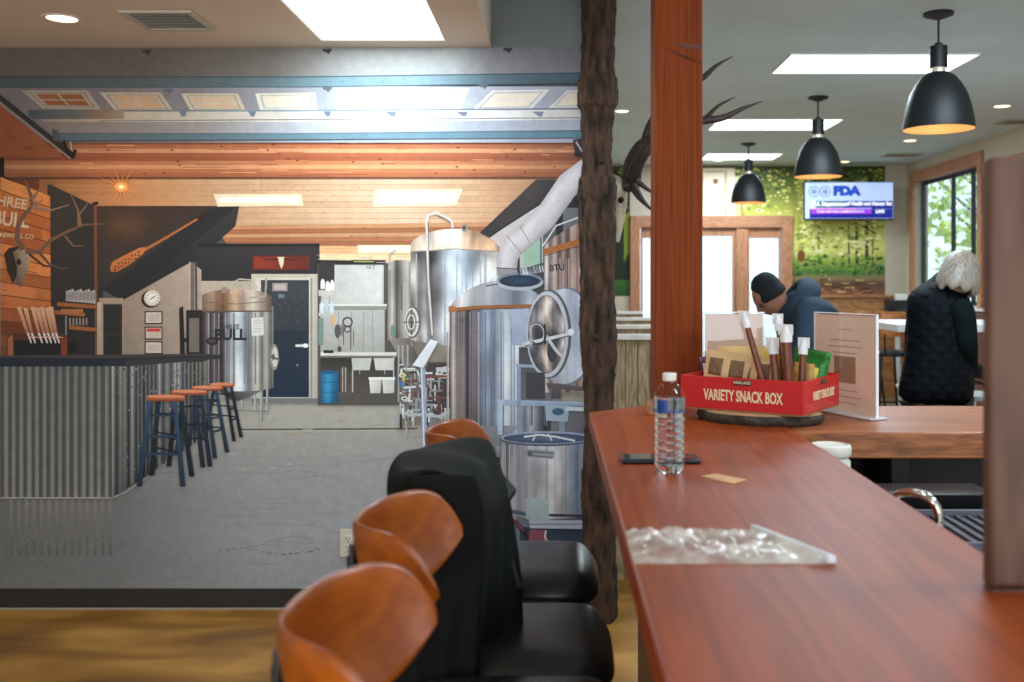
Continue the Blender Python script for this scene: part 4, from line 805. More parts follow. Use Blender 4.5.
# ---- work counter behind the bar, with sink tap, trays
wk = thing('back_counter', 'low black work counter in shadow behind the bar top', 'work counter', (1.0, 1.9, 0))
b = NB(); bx(b, .70, 1.18, 1.62, 2.72, .85, .89); obj('worktop', reparent_bm(b, wk.location), mat('black_worktop', (12, 11, 12), .3), wk, bevel=.004)
b = NB(); bx(b, .72, 1.16, 1.64, 2.70, .0, .849); obj('cabinet', reparent_bm(b, wk.location), dk, wk)
b = NB(); bx(b, .70, 1.18, 1.0, 1.61, .84, .88); bx(b, .70, 1.18, 1.0, 1.03, .881, .93); obj('sink_rim', reparent_bm(b, wk.location), mat('brushed_steel', (150, 152, 156), .3, .9), wk, bevel=.003)
chrome = mat('chrome', (215, 212, 205), .12, 1.0, var=.02)
ft = thing('faucet', 'chrome tap arching over the sink just behind the bar top edge', 'faucet', (.72, 1.9, .89))
def P3(x, y, Y): return at(x, y, Y)-ft.location
b = NB(); p0 = P3(897, 495, 2.10)
tube(b, [Vector((p0.x, p0.y, .002)), p0+Vector((0, 0, -.03)), p0, P3(906, 493, 2.03), P3(917, 493, 1.96), P3(929, 498, 1.91), P3(937, 509, 1.9), P3(939, 521, 1.9)], .0085, 14, smooth_pts=5); obj('spout', b, chrome, ft)
b = NB(); lathe(b, [(.026, 0), (.026, .008), (.016, .014), (.014, .05), (0, .05)], 20, c=(p0.x, p0.y, 0), cap=True); obj('tap_base', b, chrome, ft)
b = NB(); q = P3(938, 522, 1.9); lathe(b, [(.0105, 0), (.0115, -.02), (.009, -.024), (0, -.024)], 16, c=q); obj('aerator', b, chrome, ft)
tr = thing('drying_mat', 'dark ribbed drying tray behind the tap', 'tray', (1.02, 2.35, .892))
b = NB(); bx(b, -.15, .15, -.16, .16, 0, .012); bx(b, -.15, .15, -.16, -.15, .012, .03); bx(b, -.15, .15, .15, .16, .012, .03); bx(b, -.15, -.14, -.15, .15, .012, .03); bx(b, .14, .15, -.15, .15, .012, .03); obj('tray', b, mat('gray_plastic', (96, 92, 100), .4), tr, bevel=.002)
b = NB()
for k in range(9): bx(b, -.12+k*.03-.004, -.12+k*.03+.004, -.14, .14, .012, .02)
obj('ribs', b, mat('gray_plastic_dark', (60, 58, 66), .4), tr)
bn = thing('waste_bin', 'black open bin standing on the dark work counter under the bar return', 'bin', (.96, 2.62, .891))
b = NB(); hexa(b, [(-.1, -.06, 0), (.14, -.06, 0), (.14, .06, 0), (-.1, .06, 0)], [(-.11, -.07, .06), (.16, -.07, .06), (.16, .07, .06), (-.11, .07, .06)]); obj('bin_body', b, mat('black_plastic', (16, 16, 18), .35), bn, bevel=.003)
# white tub by inner corner
bk = thing('plastic_tub', 'white plastic tub with a lid behind the inner corner of the bar', 'tub', (.722, 2.66, .891))
wp = mat('white_plastic', (226, 218, 206), .4, var=.02)
b = NB(); lathe(b, [(0, 0), (.05, 0), (.053, .06), (.053, .125), (.047, .135), (.047, .15)], 32); obj('tub_body', b, wp, bk)
b = NB(); lathe(b, [(.0535, .142), (.0555, .145), (.0555, .165), (.053, .169), (.046, .171), (.045, .167), (0, .167)], 32); obj('lid', b, wp, bk)
# tall near board at the right edge
nb = thing('wooden_board', 'tall plain brown wooden board standing on the bar at the right edge, blurred', 'board', (.70, 1.37, CT))
b = NB(); bx(b, -.108, .12, 0, .03, .004, .60); obj('panel', b, woodmat('near_board_wood', (78, 50, 36), (98, 64, 46), .6, 'Z', 1.0, bump=.03), nb, bevel=.008)
b = NB(); bx(b, -.106, .118, .001, .029, 0, .0035); obj('foot', b, MATS['near_board_wood'], nb)
# ================================================================ bar stools
stool_wood = woodmat('bent_stool_wood', (132, 58, 6), (156, 76, 10), .34, 'Y', 2.0, coat=.12, ring=5, bump=.03, lg=.04)
vinyl = mat('black_vinyl', (34, 35, 33), .28, var=.1, scale=30, bump=.02)
blk = mat('black_metal', (16, 16, 17), .4)
def make_stool():
    t = thing('bar_stool', 'x', 'bar stool', (0, 0, 0))
    # seat pad: origin at the centre of the seat on the floor
    b = NB(); nx = 16; top, bot = [], []
    def shape(u, v, z):
        # rounded square, wider to the front (+X)
        w_ = .205+.012*u; x, y = u*.205, v*w_
        k = 1-.10*(abs(u)**4)*(abs(v)**4)*2; return (x*k, y*k, z)
    G_ = [[None]*(nx+1) for _ in range(nx+1)]; H_ = [[None]*(nx+1) for _ in range(nx+1)]
    for i in range(nx+1):
        for j in range(nx+1):
            u, v = 2*i/nx-1, 2*j/nx-1
            e = max(abs(u), abs(v)); rr = (1-max(0, (e-.72)/.28)**2.2)
            G_[i][j] = b.verts.new(shape(u, v, .715+.045*rr+.012*(1-u*u)*(1-v*v))); H_[i][j] = b.verts.new(shape(u*.97, v*.97, .693))
    for i in range(nx):
        for j in range(nx):
            b.faces.new((G_[i][j], G_[i+1][j], G_[i+1][j+1], G_[i][j+1])); b.faces.new((H_[i][j+1], H_[i+1][j+1], H_[i+1][j], H_[i][j]))
    for i in range(nx):
        b.faces.new((G_[i][0], H_[i][0], H_[i+1][0], G_[i+1][0])); b.faces.new((G_[i+1][nx], H_[i+1][nx], H_[i][nx], G_[i][nx]))
        b.faces.new((G_[0][i+1], H_[0][i+1], H_[0][i], G_[0][i])); b.faces.new((G_[nx][i], H_[nx][i], H_[nx][i+1], G_[nx][i+1]))
    obj('seat', b, vinyl, t, subsurf=1)
    b = NB(); bx(b, -.17, .17, -.17, .17, .655, .692); obj('seat_frame', b, blk, t, bevel=.004)
    for sx in (-1, 1):
        for sy in (-1, 1):
            b = NB(); tube(b, [(sx*.15, sy*.15, .665), (sx*.205, sy*.20, 0)], [.019, .014], 10); obj('leg', b, blk, t)
    b = NB()
    for z, r in ((.26, .183), (.45, .168)):
        for (A, B) in (((-1, -1), (1, -1)), ((1, -1), (1, 1)), ((1, 1), (-1, 1)), ((-1, 1), (-1, -1))):
            tube(b, [(A[0]*r, A[1]*r, z), (B[0]*r, B[1]*r, z)], .009, 8)
    obj('footrest', b, blk, t)
    # bent plywood back: wing-shaped shell, open towards +X, ends at x = -.095
    b = NB(); N, M_ = 36, 12; shell = []
    for side in (0, 1):
        g = []
        for i in range(N+1):
            tt = -1+2*i/N; a = abs(tt)
            th = tt*math.radians(82); X = -.07-.176*math.cos(th); Y = .184*math.sin(th)
            nrm = Vector((-math.cos(th), math.sin(th), 0))
            zt = 1.098+.012*math.sin(min(1, a/.7)*PI/2)-(max(0, a-.62)/.38)**2.4*.060
            zb = .93+.012*a+(max(0, a-.45)/.55)**1.6*.055
            if a > .8: e = min(1, (a-.8)/.2); q_ = 1-math.sqrt(max(0, 1-e*e)); hmid = (zt+zb)/2; zt += (hmid+.006-zt)*q_; zb += (hmid-.006-zb)*q_
            if zb > zt-.004: zb = zt-.004
            row = []
            for j in range(M_+1):
                s_ = j/M_; z = zb+(zt-zb)*s_; fl = .012*s_-.045*(1-s_)**2.5*(1-a**3)
                p_ = Vector((X, Y, z))+nrm*fl+nrm*(.006 if side else -.006)*(1 if 0 < j < M_ else .6)
                row.append(b.verts.new(p_))
            g.append(row)
        shell.append(g)
    for i in range(N):
        for j in range(M_):
            b.faces.new((shell[0][i][j], shell[0][i+1][j], shell[0][i+1][j+1], shell[0][i][j+1])); b.faces.new((shell[1][i][j+1], shell[1][i+1][j+1], shell[1][i+1][j], shell[1][i][j]))
        for j in (0, M_): b.faces.new((shell[0][i][j], shell[1][i][j], shell[1][i+1][j], shell[0][i+1][j]))
    for i in (0, N):
        for j in range(M_): b.faces.new((shell[0][i][j], shell[0][i][j+1], shell[1][i][j+1], shell[1][i][j]))
    obj('backrest', b, stool_wood, t, subsurf=1)
    b = NB(); tube(b, [(-.14, 0, .672), (-.235, 0, .70), (-.262, 0, .80), (-.262, 0, .95), (-.264, 0, 1.03)], .013, 10, smooth_pts=5); box(b, (-.262, 0, 1.02), (.010, .06, .07)); obj('back_support', b, blk, t, bevel=.003)
    return t
st0 = make_stool()
spots = [(-.098, 2.66, 'bar stool with an orange wood back farthest along the bar, beyond the draped jacket', 0),
         (-.088, 2.12, 'bar stool with a shiny black seat whose back is hidden under the black jacket', 0),
         (-.088, 1.70, 'bar stool with a curved orange wood back just in front of the black jacket', 0),
         (-.078, 1.22, 'bar stool with a curved orange wood back nearest to the viewer', 0)]
stools = []
for i, (x, y, lab, rz) in enumerate(spots):
    o = st0 if i == 0 else copy_tree(st0)
    o.location = (x, y, 0); o.rotation_euler.z = rz; tag(o, lab, 'bar stool', 'bar stools along the bar'); stools.append(o)
# ================================================================ black jacket over the second stool
def jacket():
    t = thing('jacket', 'black jacket draped over a bar stool back, one corner hanging over the seat', 'jacket', (-.26, 2.13, 1.1))
    cloth = mat('black_cloth', (13, 14, 11), .8, var=.3, scale=9, bump=.12, spec=.2)
    rib = mat('black_cloth_sheen', (18, 20, 16), .7, var=.3, scale=14)
    NU, NV = 36, 48; g = []; b = NB(); O = t.location
    lp = lambda a, c, k: a+(c-a)*k
    # stations across: outer hem, outer top, ridge, inner top, inner hem; near end and far end of each
    near = [Vector((-.378, 1.935, .50)), Vector((-.376, 1.935, 1.095)), Vector((-.352, 1.945, 1.122)), Vector((-.17, 1.92, 1.105)), Vector((-.15, 1.915, 1.05)), Vector((-.185, 1.92, .50))]
    far = [Vector((-.375, 2.34, .62)), Vector((-.372, 2.34, 1.10)), Vector((-.33, 2.34, 1.118)), Vector((-.165, 2.335, 1.112)), Vector((-.118, 2.25, 1.020)), Vector((-.085, 2.14, .79))]
    vs = [0, .34, .40, .56, .66, 1.0]
    for i in range(NU+1):
        u = i/NU; row = []
        for j in range(NV+1):
            v = j/NV; k = max(q for q in range(5) if vs[q] <= v or q == 0); s = (v-vs[k])/(vs[k+1]-vs[k])
            st = [lp(a, c, u) for a, c in zip(near, far)]
            Yq = lp(1.93, 2.34, u); arcx = -.158-.200*math.sqrt(max(0, 1-((Yq-2.13)/.25)**2))
            for q_, dx_ in ((0, -.012), (1, -.004), (2, .016)): st[q_].x = arcx+dx_
            p = lp(st[k], st[k+1], s)
            out = max(0, (.34-v)/.34); inn = max(0, (v-.66)/.34)
            p = p+Vector((.012*math.sin(u*21+2*v)*out+.016*math.sin(u*13+3*inn)*inn, .012*math.sin(v*14+u*5)*inn+.008*math.sin(v*20)*out, .006*math.sin(u*11+v*7)+.004*math.sin(u*9+v*20)*(1 if .3 < v < .7 else 0)))
            if k == 2: p = p+Vector((0, 0, .008*math.sin(PI*s)))
            row.append(b.verts.new(p-O))
        g.append(row)
    for i in range(NU):
        for j in range(NV): b.faces.new((g[i][j], g[i+1][j], g[i+1][j+1], g[i][j+1]))
    obj('jacket_body', b, cloth, t, subsurf=1, solid=.010)
    def F3(x, y, Y): return at(x, y, Y)-O
    b = NB(); g = []
    for i in range(19):
        u = i/18; row = []
        for j in range(21):
            v = j/20; p = Vector((-.30+.155*u-.03*v, 1.925-.012*math.sin(PI*u)-.05*v+.012*math.sin(u*17+v)*v, 1.056+.064*min(1, (u+.05)/.14, (1-u)/.10)+.008*math.sin(PI*u)-.62*v-.01*math.sin(v*3))); row.append(b.verts.new(p-O))
        g.append(row)
    for i in range(18):
        for j in range(20): b.faces.new((g[i][j], g[i+1][j], g[i+1][j+1], g[i][j+1]))
    obj('front_fold', b, cloth, t, subsurf=1, solid=.008)
    # collar corner standing out over the seat
    b = NB(); A = [F3(462, 447, 2.33), F3(484, 457, 2.31), F3(514, 491, 2.24), F3(492, 516, 2.17), F3(470, 508, 2.10), F3(452, 476, 2.16)]
    hexa(b, [p+Vector((-.012, 0, -.03)) for p in A], [p+Vector((.012, 0, .004)) for p in A]); obj('collar', b, rib, t, bevel=.008)
    # collar seam and hem bands follow the fold
    b = NB(); tube(b, [F3(458, 448, 2.31), F3(452, 462, 2.24), F3(456, 484, 2.16), F3(470, 508, 2.10)], [.004, .005, .005, .004], 8, smooth_pts=4); obj('seam', b, rib, t)
    b = NB(); tube(b, [F3(508, 491, 2.235), F3(500, 515, 2.2), F3(508, 552, 2.17), F3(519, 588, 2.135)], [.007, .008, .008, .007], 8, smooth_pts=4); obj('hem', b, rib, t)
    for (x, y) in ((491, 514), (496, 543)):
        q = NB(); bmesh.ops.create_uvsphere(q, u_segments=10, v_segments=6, radius=.0045); bmesh.ops.translate(q, verts=q.verts, vec=F3(x, y, 2.12)); obj('snap', q, mat('brass_snap', (190, 160, 80), .35, .8), t)
jacket()
# ================================================================ outlet
ol = thing('wall_outlet', 'beige double power outlet low on the mural behind the stools', 'outlet', (0, YW-.0241, 0))
c = at(349.5, 541.3, YW)
wpl = mat('ivory_plate', (196, 190, 172), .45, var=.02)
X0, Z0 = c.x, c.z
b = NB(); bx(b, X0-.038, X0+.038, -.006, 0, Z0-.064, Z0+.064); obj('cover_plate', b, wpl, ol, bevel=.003)
for s in (-1, 1):
    b = NB(); bx(b, X0-.017, X0+.017, -.009, -.0065, Z0+s*.02-.017, Z0+s*.02+.017); f = obj('socket', b, mat('ivory_socket', (206, 200, 184), .4), ol, bevel=.003)
    b = NB(); bx(b, X0-.009, X0-.006, -.0102, -.0092, Z0+s*.02-.004, Z0+s*.02+.008); bx(b, X0+.006, X0+.009, -.0102, -.0092, Z0+s*.02-.004, Z0+s*.02+.008); bx(b, X0-.003, X0+.003, -.0102, -.0092, Z0+s*.02-.013, Z0+s*.02-.008)
    obj('slots', b, mat('slot_black', (20, 18, 16), .6), f)
# ================================================================ ceiling fittings
def downlight(x, y, z, lab, r=.06, power=10, warm=(1, .72, .45)):
    t = thing('recessed_light', lab, 'ceiling light', (x, y, z), group='recessed ceiling lights')
    b = NB(); lathe(b, [(r, -.003), (r*1.25, -.003), (r*1.28, 0), (r, -.0005)], 32); obj('trim_ring', b, frame_w, t)
    b = NB(); lathe(b, [(0, -.002), (r*.98, -.002), (r*.98, -.0005), (0, -.0005)], 32); obj('lens', b, mat('warm_lens', (255, 236, 205), .4, emis=(255, 226, 180), estr=3.5, var=0), t)
    l = bpy.data.lights.new('downlight_lamp', 'SPOT'); l.energy = power; l.color = warm; l.spot_size = 1.9; l.spot_blend = .6; l.shadow_soft_size = .05
    lo = bpy.data.objects.new('downlight_lamp', l); COL.objects.link(lo); lo.location = (x, y, z-.02); lo.parent = None
    return t
downlight(at(62, 18, 4.03).x, 4.03, SOF, 'round recessed light in the dropped ceiling at upper left', power=20)
Y_ = 7.9; downlight(at(1002, 106, Y_).x, Y_, CEIL, 'round recessed light near the right wall beside the nearest black pendant', power=6)
Y_ = 9.85; downlight(at(910, 141, Y_).x, Y_, CEIL, 'round recessed light above the television, right of the middle pendant', power=6)
Y_ = 12.; Y_ = 11.5; downlight(at(845, 165, 11.6).x, 11.6, CEIL, 'small recessed light at the far wall just above the television', .05, power=3)
Y_ = 8.13; downlight(at(622, 111, Y_).x, Y_, CEIL, 'recessed light seen between the tree trunk and the square post', .055, power=4)
downlight(at(718, 165, 11.5).x, 11.5, CEIL, 'small recessed light above the entrance door, left of the farthest pendant', .05, power=3)
def vent(lab, x, y, z, sx, sy, n, m):
    t = thing('ceiling_vent', lab, 'vent', (x, y, z), group='ceiling vents')
    b = NB(); w_ = .025
    bx(b, -sx, sx, -sy, -sy+w_, -.012, -.0005); bx(b, -sx, sx, sy-w_, sy, -.012, -.0005); bx(b, -sx, -sx+w_, -sy+w_, sy-w_, -.012, -.0005); bx(b, sx-w_, sx, -sy+w_, sy-w_, -.012, -.0005); obj('frame', b, m, t, bevel=.002)
    b = NB()
    for k in range(n):
        yy = -sy+w_+(k+.5)*(2*sy-2*w_)/n; box(b, (0, yy, -.007), (2*sx-2*w_, .009, .0015), Matrix.Rotation(.6, 3, 'X'))
    obj('slats', b, m, t); obj('duct', bx(NB(), -sx+w_, sx-w_, -sy+w_, sy-w_, -.0035, -.002), mat('duct_black', (30, 30, 32), .8), t)
vw = mat('vent_white', (188, 180, 166), .5)
vent('slatted white vent in the dropped ceiling beside the recessed light', -1.59, 4.045, SOF, .145, .145, 10, vw)
vent('ceiling vent near the right wall above the window', at(1022, 121, 8.64).x, 8.64, CEIL, .2, .14, 8, vw)
vent('ceiling vent farther back above the television corner', at(902, 155, 10.95).x, 10.95, CEIL, .2, .14, 8, vw)
for (x0, x1, y0, y1, lab) in ((1.41, 2.55, 6.05, 6.6, 'bright ceiling skylight panel just behind the nearest black pendant'), (1.36, 2.42, 8.5, 9.1, 'bright ceiling skylight panel above the middle pendant'), (1.6, 2.42, 10.8, 11.35, 'bright ceiling skylight panel farthest back above the door')):
    t = thing('skylight', lab, 'skylight', ((x0+x1)/2, (y0+y1)/2, CEIL), group='skylights over the dining room')
    obj('glazing', reparent_bm(bx(NB(), x0, x1, y0, y1, CEIL-.006, CEIL-.001), t.location), skyl, t, smooth=False)
    obj('frame', reparent_bm(sky_frame(x0-.01, x1+.01, y0-.01, y1+.01, CEIL-.012, CEIL, .009), t.location), frame_w, t, smooth=False)
# ---- pendants
pblk = mat('pendant_black', (20, 23, 26), .5, var=.1); gold = mat('pendant_inside', (226, 190, 140), .5, var=.05)
def make_pendant():
    t = thing('pendant_lamp', 'x', 'pendant lamp')
    b = NB(); lathe(b, [(0, 0), (.075, 0), (.075, -.012), (.05, -.022), (.012, -.035), (0, -.035)], 28); obj('canopy', b, pblk, t)
    b = NB(); tube(b, [(0, 0, -.035), (0, 0, -.165)], .006, 8); obj('rod', b, pblk, t)
    b = NB(); lathe(b, [(0, -.155), (.018, -.155), (.022, -.17), (.044, -.172), (.044, -.28), (.03, -.282), (.03, -.298), (0, -.298)], 28); so = obj('socket_cover', b, pblk, t)
    b = NB(); lathe(b, [(.034, -.283), (.036, -.29), (.036, -.312), (.03, -.312)], 24); obj('cord_grip', b, mat('lit_ring', (240, 226, 200), .3, .4), t)
    b = NB(); o_ = [(.03, -.305), (.055, -.31), (.085, -.33), (.115, -.37), (.142, -.42), (.160, -.48), (.172, -.54), (.178, -.592), (.178, -.6)]
    lathe(b, o_, 48)
    obj('shade', b, pblk, t)
    b = NB(); lathe(b, [(r-.003, z-.0005 if z < -.59 else z-.004) for r, z in o_[1:]]+[(.176, -.602), (.1785, -.601)], 48); obj('shade_lining', b, gold, t)
    b = NB(); lathe(b, [(0, -.33), (.014, -.34), (.016, -.37), (.032, -.41), (.035, -.44), (.026, -.47), (0, -.482)], 20); obj('bulb', b, mat('warm_bulb', (255, 220, 170), .4, emis=(255, 196, 120), estr=2, var=0), t)
    return t
pd = make_pendant()
for i, (x, y, Y, lab) in enumerate(((938.5, 13, 5.14, 'nearest and largest black dome pendant at upper right'), (818, 97, 7.5, 'middle black dome pendant left of the television'), (748.5, 143, 10.05, 'farthest and smallest black dome pendant above the entrance door'))):
    o = pd if i == 0 else copy_tree(pd); o.location = (at(x, y, Y).x, Y, CEIL-.001); tag(o, lab, 'pendant lamp', 'black dome pendants')
    l = bpy.data.lights.new('pendant_lamp_light', 'POINT'); l.energy = 1.2; l.color = (1, .68, .36); l.shadow_soft_size = .04
    lo = bpy.data.objects.new('pendant_lamp_light', l); COL.objects.link(lo); lo.location = (o.location.x, Y, CEIL-.53)
# ---- television
tv = thing('television', 'flat television on the far wall showing a blue and white news graphic reading FDA', 'television', (at(849, 201, 11.7).x, 11.7, at(849, 201, 11.7).z), -.02)
hw, hh = .522, .226
b = NB(); bx(b, -hw, hw, 0, .05, -hh, hh); obj('case', b, mat('tv_black', (12, 12, 16), .3), tv, bevel=.004)
b = NB(); bx(b, -.12, .12, .051, .19, -.1, .1); obj('wall_bracket', b, blk, tv)
scr = lambda n_, c, e=.75: mat(n_, c, .3, emis=c, estr=e, var=0, spec=.2)
b = NB(); bx(b, -hw+.008, hw-.008, -.002, -.0005, -hh+.02, hh-.008); S_ = obj('screen', b, scr('screen_sky', (170, 190, 232), .8), tv, smooth=False)
def sp(name, rects, m, y):
    b = NB()
    for (x0, x1, z0, z1) in rects: bx(b, x0, x1, y-.0004, y, z0, z1)
    return obj(name, b, m, S_, smooth=False)
navy = scr('screen_navy', (30, 36, 130)); sp('screen_band', [(-hw+.13, hw-.012, -.092, .0), (-hw+.06, hw-.012, -hh+.024, -.094)], navy, -.0024)
sp('screen_ticker', [(-hw+.08, hw-.26, -.15, -.1)], scr('screen_purple', (150, 60, 214)), -.003); sp('screen_highlight', [(-hw+.13, -.06, -.072, -.004)], scr('screen_green', (70, 110, 90)), -.003); sp('screen_line', [(-hw+.08, .1, -.098, -.090)], scr('screen_pink', (230, 130, 160)), -.0034); sp('screen_line', [(-hw+.1, hw-.26, -.095, -.080)], scr('screen_lilac', (170, 160, 235)), -.0030)
def stx(name, s, size, x, z, m, y, bold=0, sx=1):
    b = NB(); addtext(b, s, size, Matrix.Translation((x, y, z)) @ Matrix.Rotation(PI/2, 4, 'X'), .0003, bold, sx); return obj(name, b, m, S_, smooth=False)
stx('screen_text', 'FDA', .14, -.03, .115, scr('screen_blue', (30, 70, 170)), -.003, .012, 1.15)
stx('screen_text', 'U.S. Department', .062, -.23, -.036, scr('screen_white', (240, 240, 250)), -.0045, .003, .95); stx('screen_text', 'of Health and Human Ser', .062, .235, -.032, MATS['screen_white'], -.0045, .003, .84)
stx('screen_text', 'FOOD AND DRUG ADMINISTRATION', .034, -.1, -.125, MATS['screen_white'], -.0045, .0005, .95); stx('screen_text', 'LIVE', .05, .36, -.125, MATS['screen_white'], -.0045, .003, 1.1)
for cx in (-.41, -.28):
    b = NB(); lathe(b, [(.052, 0), (.064, 0), (.064, .0008), (.052, .0008)], 28); lathe(b, [(.0, 0), (.012, 0), (.02, .0008), (.03, 0), (.036, .0008), (.0, .0008)], 5)
    bmesh.ops.rotate(b, verts=b.verts, matrix=Matrix.Rotation(PI/2, 3, 'X')); bmesh.ops.translate(b, verts=b.verts, vec=(cx, -.003, .11)); obj('screen_seal', b, scr('screen_grey', (130, 140, 170), .6), S_, smooth=False)
# ================================================================ mounted elk skull
def elk():
    Y0 = 5.05; o3 = at(616, 192, Y0); t = thing('antler_mount', 'bleached animal skull with large dark antlers mounted behind the square post', 'antler mount', (XM, Y0, o3.z))
    def E3(x, y, Y=Y0): return at(x, y, Y)-t.location
    bonem = mat('bone', (196, 182, 158), .7, var=.15, scale=25, bump=.1); antm = mat('dark_antler', (58, 46, 44), .5, var=.4, scale=30, bump=.2)
    b = NB(); tube(b, [E3(604, 190, Y0+.05), E3(612, 185), E3(618, 192), E3(619, 212), E3(618, 228), E3(617, 242)], [.03, .055, .05, .034, .024, .012], 16, smooth_pts=4); obj('skull', b, bonem, t)
    b = NB()
    for dy in (-.045, .045):
        bmesh.ops.create_uvsphere(b, u_segments=10, v_segments=8, radius=.016, matrix=Matrix.Translation(E3(621, 200, Y0+dy)))
    obj('eye_socket', b, mat('socket_dark', (30, 24, 22), .9), t)
    b = NB(); bx(b, .001, .03, -.11, .11, -.2, .14); obj('wall_plaque', b, woodmat('plaque_wood', (60, 34, 20), (90, 56, 34), .5, 'Z', 2), t, bevel=.008)
    for dy, lab in ((-.14, 'near'), (.14, 'far')):
        Yb, Yt = Y0+dy*.2, Y0+dy*1.6; b = NB()
        main = [E3(622, 186, Yb), E3(633, 184, Yb), E3(636, 168, Y0+dy*.6), E3(646, 150, Y0+dy), E3(668, 128, Y0+dy*1.3), E3(700, 121, Yt), E3(722, 118, Yt), E3(744, 108, Yt), E3(763, 101, Yt)]
        if dy > 0: main = [p+Vector((-.03, 0, .02)) for p in main[:5]]
        tube(b, main, [.03, .036, .034, .032, .028, .022, .017, .010, .002][:len(main)-1]+[.002], 10, smooth_pts=4)
        for A, B, C_, r in (((640, 162), (660, 100), (733, 56), .022), ((634, 184), (643, 200), (656, 214), .016), ((636, 180), (646, 188), (660, 198), .016), ((706, 118), (718, 106), (735, 97), .012), ((702, 121), (716, 120), (727, 117), .011)):
            if dy > 0 and (A[0] > 650 or A[0] == 640): continue
            d_ = dy*(1.2 if A[0] > 650 else .6)
            o_ = Vector((-.03, 0, .02)) if dy > 0 else Vector((0, 0, 0))
            if A[0] == 640: tube(b, [E3(*A, Y0+d_)+o_, E3(650, 126, Y0+d_)+o_, E3(672, 96, Y0+dy*1.4)+o_, E3(700, 80, Y0+dy*1.5)+o_, E3(716, 66, Yt)+o_, E3(733, 56, Yt)+o_], [r, r, r*.9, r*.7, r*.45, .002], 10, smooth_pts=4)
            else: tube(b, [E3(*A, Y0+d_)+o_, E3(*B, Y0+d_*1.1)+o_, E3(*C_, Y0+d_*1.2)+o_], [r, r*.7, .002], 10, smooth_pts=4)
        obj('antler', b, antm, t)
elk()
# ================================================================ things on the bar
Zc = CT
# water bottle
pet = glassmat('clear_pet', (250, 252, 252), .3)
wb = thing('water_bottle', 'clear plastic water bottle with a white cap standing on the bar', 'bottle', (at(669.5, 475, 2.22).x, 2.22, Zc))
H = .222
pr_ = [(.0, .006), (.014, .002), (.024, .0), (.031, .006), (.034, .018)]
z = .018
for k in range(7):
    pr_ += [(.0345, z+.004), (.0325, z+.009), (.0345, z+.014)]; z += .0165
pr_ += [(.0355, .136), (.0355, .168), (.033, .175), (.027, .188), (.019, .199), (.0135, .204), (.0125, .208)]
def ribf(a, z_): return 1-.10*max(0, math.cos(5*a))**4*(1 if z_ < .02 else 0)
b = NB(); lathe(b, pr_, 40, fn=ribf); inner = [(r-.0012 if r > .002 else 0, z_+.001) for r, z_ in pr_]
obj('bottle_body', b, pet, wb)
b = NB(); lathe(b, [(r*.95 if r else 0, z_+.0014) for r, z_ in pr_ if z_ < .172]+[(0, .172)], 40, fn=ribf); obj('water', b, mat('water', (250, 252, 252), .0, trans=1, ior=1.33, var=0), wb)
b = NB(); lathe(b, [(0, .2225), (.0135, .2225), (.0155, .221), (.0155, .208), (.0148, .206), (.012, .206)], 30, fn=lambda a, z_: 1+.015*math.cos(30*a)); obj('cap', b, wp, wb)
b = NB(); n = 40
for (a0, a1, mi) in ((-PI*.80, -PI*.56, 1), (-PI*.56, PI*1.2, 0)):
    k = 24; ring0 = [(.0362*math.cos(a0+(a1-a0)*i/k), .0362*math.sin(a0+(a1-a0)*i/k)) for i in range(k+1)]
    for p_, q_ in zip(ring0, ring0[1:]):
        f = b.faces.new([b.verts.new((p_[0], p_[1], .137)), b.verts.new((q_[0], q_[1], .137)), b.verts.new((q_[0], q_[1], .166)), b.verts.new((p_[0], p_[1], .166))]); f.material_index = mi
obj('label', b, [glassmat('label_film', (225, 230, 232)), mat('label_blue', (30, 62, 130), .4)], wb)
b = NB(); lathe(b, [(.0366, .1375), (.0366, .1405)], 40); obj('label_stripe', b, MATS['label_blue'], wb)
# phone
ph = thing('smartphone', 'dark phone lying flat on the bar behind the water bottle', 'phone', (at(660, 461, 2.36).x, 2.36, Zc), .0)
b = NB(); bx(b, -.092, .092, -.04, .04, .0005, .011); obj('case', b, mat('phone_case', (22, 26, 34), .35), ph, bevel=.004)
b = NB(); bx(b, -.086, .030, -.035, .035, .0112, .0118); obj('screen', b, mat('phone_glass', (60, 66, 74), .08, coat=1), ph, bevel=.001)
b = NB(); bx(b, .05, .078, -.03, .01, .0112, .0125); obj('camera_bump', b, mat('phone_red', (120, 36, 30), .3), ph, bevel=.001)
# folded tan napkin
nk = NB(); c = at(724, 479, 2.16); pts = [at(716, 474.5, 2.2), at(746, 480, 2.15), at(733, 484, 2.11), at(702, 477, 2.17)]
P_ = [(p.x, EYE*0+ (EYE-Zc)*F/(yy-PY), 0) for p, yy in zip(pts, (474.5, 480, 484, 477))]
P_ = [(((xx-PX)*Y_/F), Y_) for xx, Y_ in ((716, .43*F/194.5), (747, .43*F/200.5), (733, .43*F/204.5), (702, .43*F/197))]
cx, cy = sum(p[0] for p in P_)/4, sum(p[1] for p in P_)/4
hexa(nk, [(x-cx, y-cy, .0003) for x, y in P_], [(x-cx, y-cy, .0022) for x, y in P_]); hexa(nk, [((x-cx)*.5, (y-cy)*.5, .0023) for x, y in P_], [((x-cx)*.5, (y-cy)*.5, .003) for x, y in P_])
o = obj('paper_coaster', nk, mat('kraft_paper', (206, 156, 112), .8, var=.1), None, loc=(cx, cy, Zc)); tag(o, 'small flat tan paper square lying on the bar in front of the bottle', 'paper')
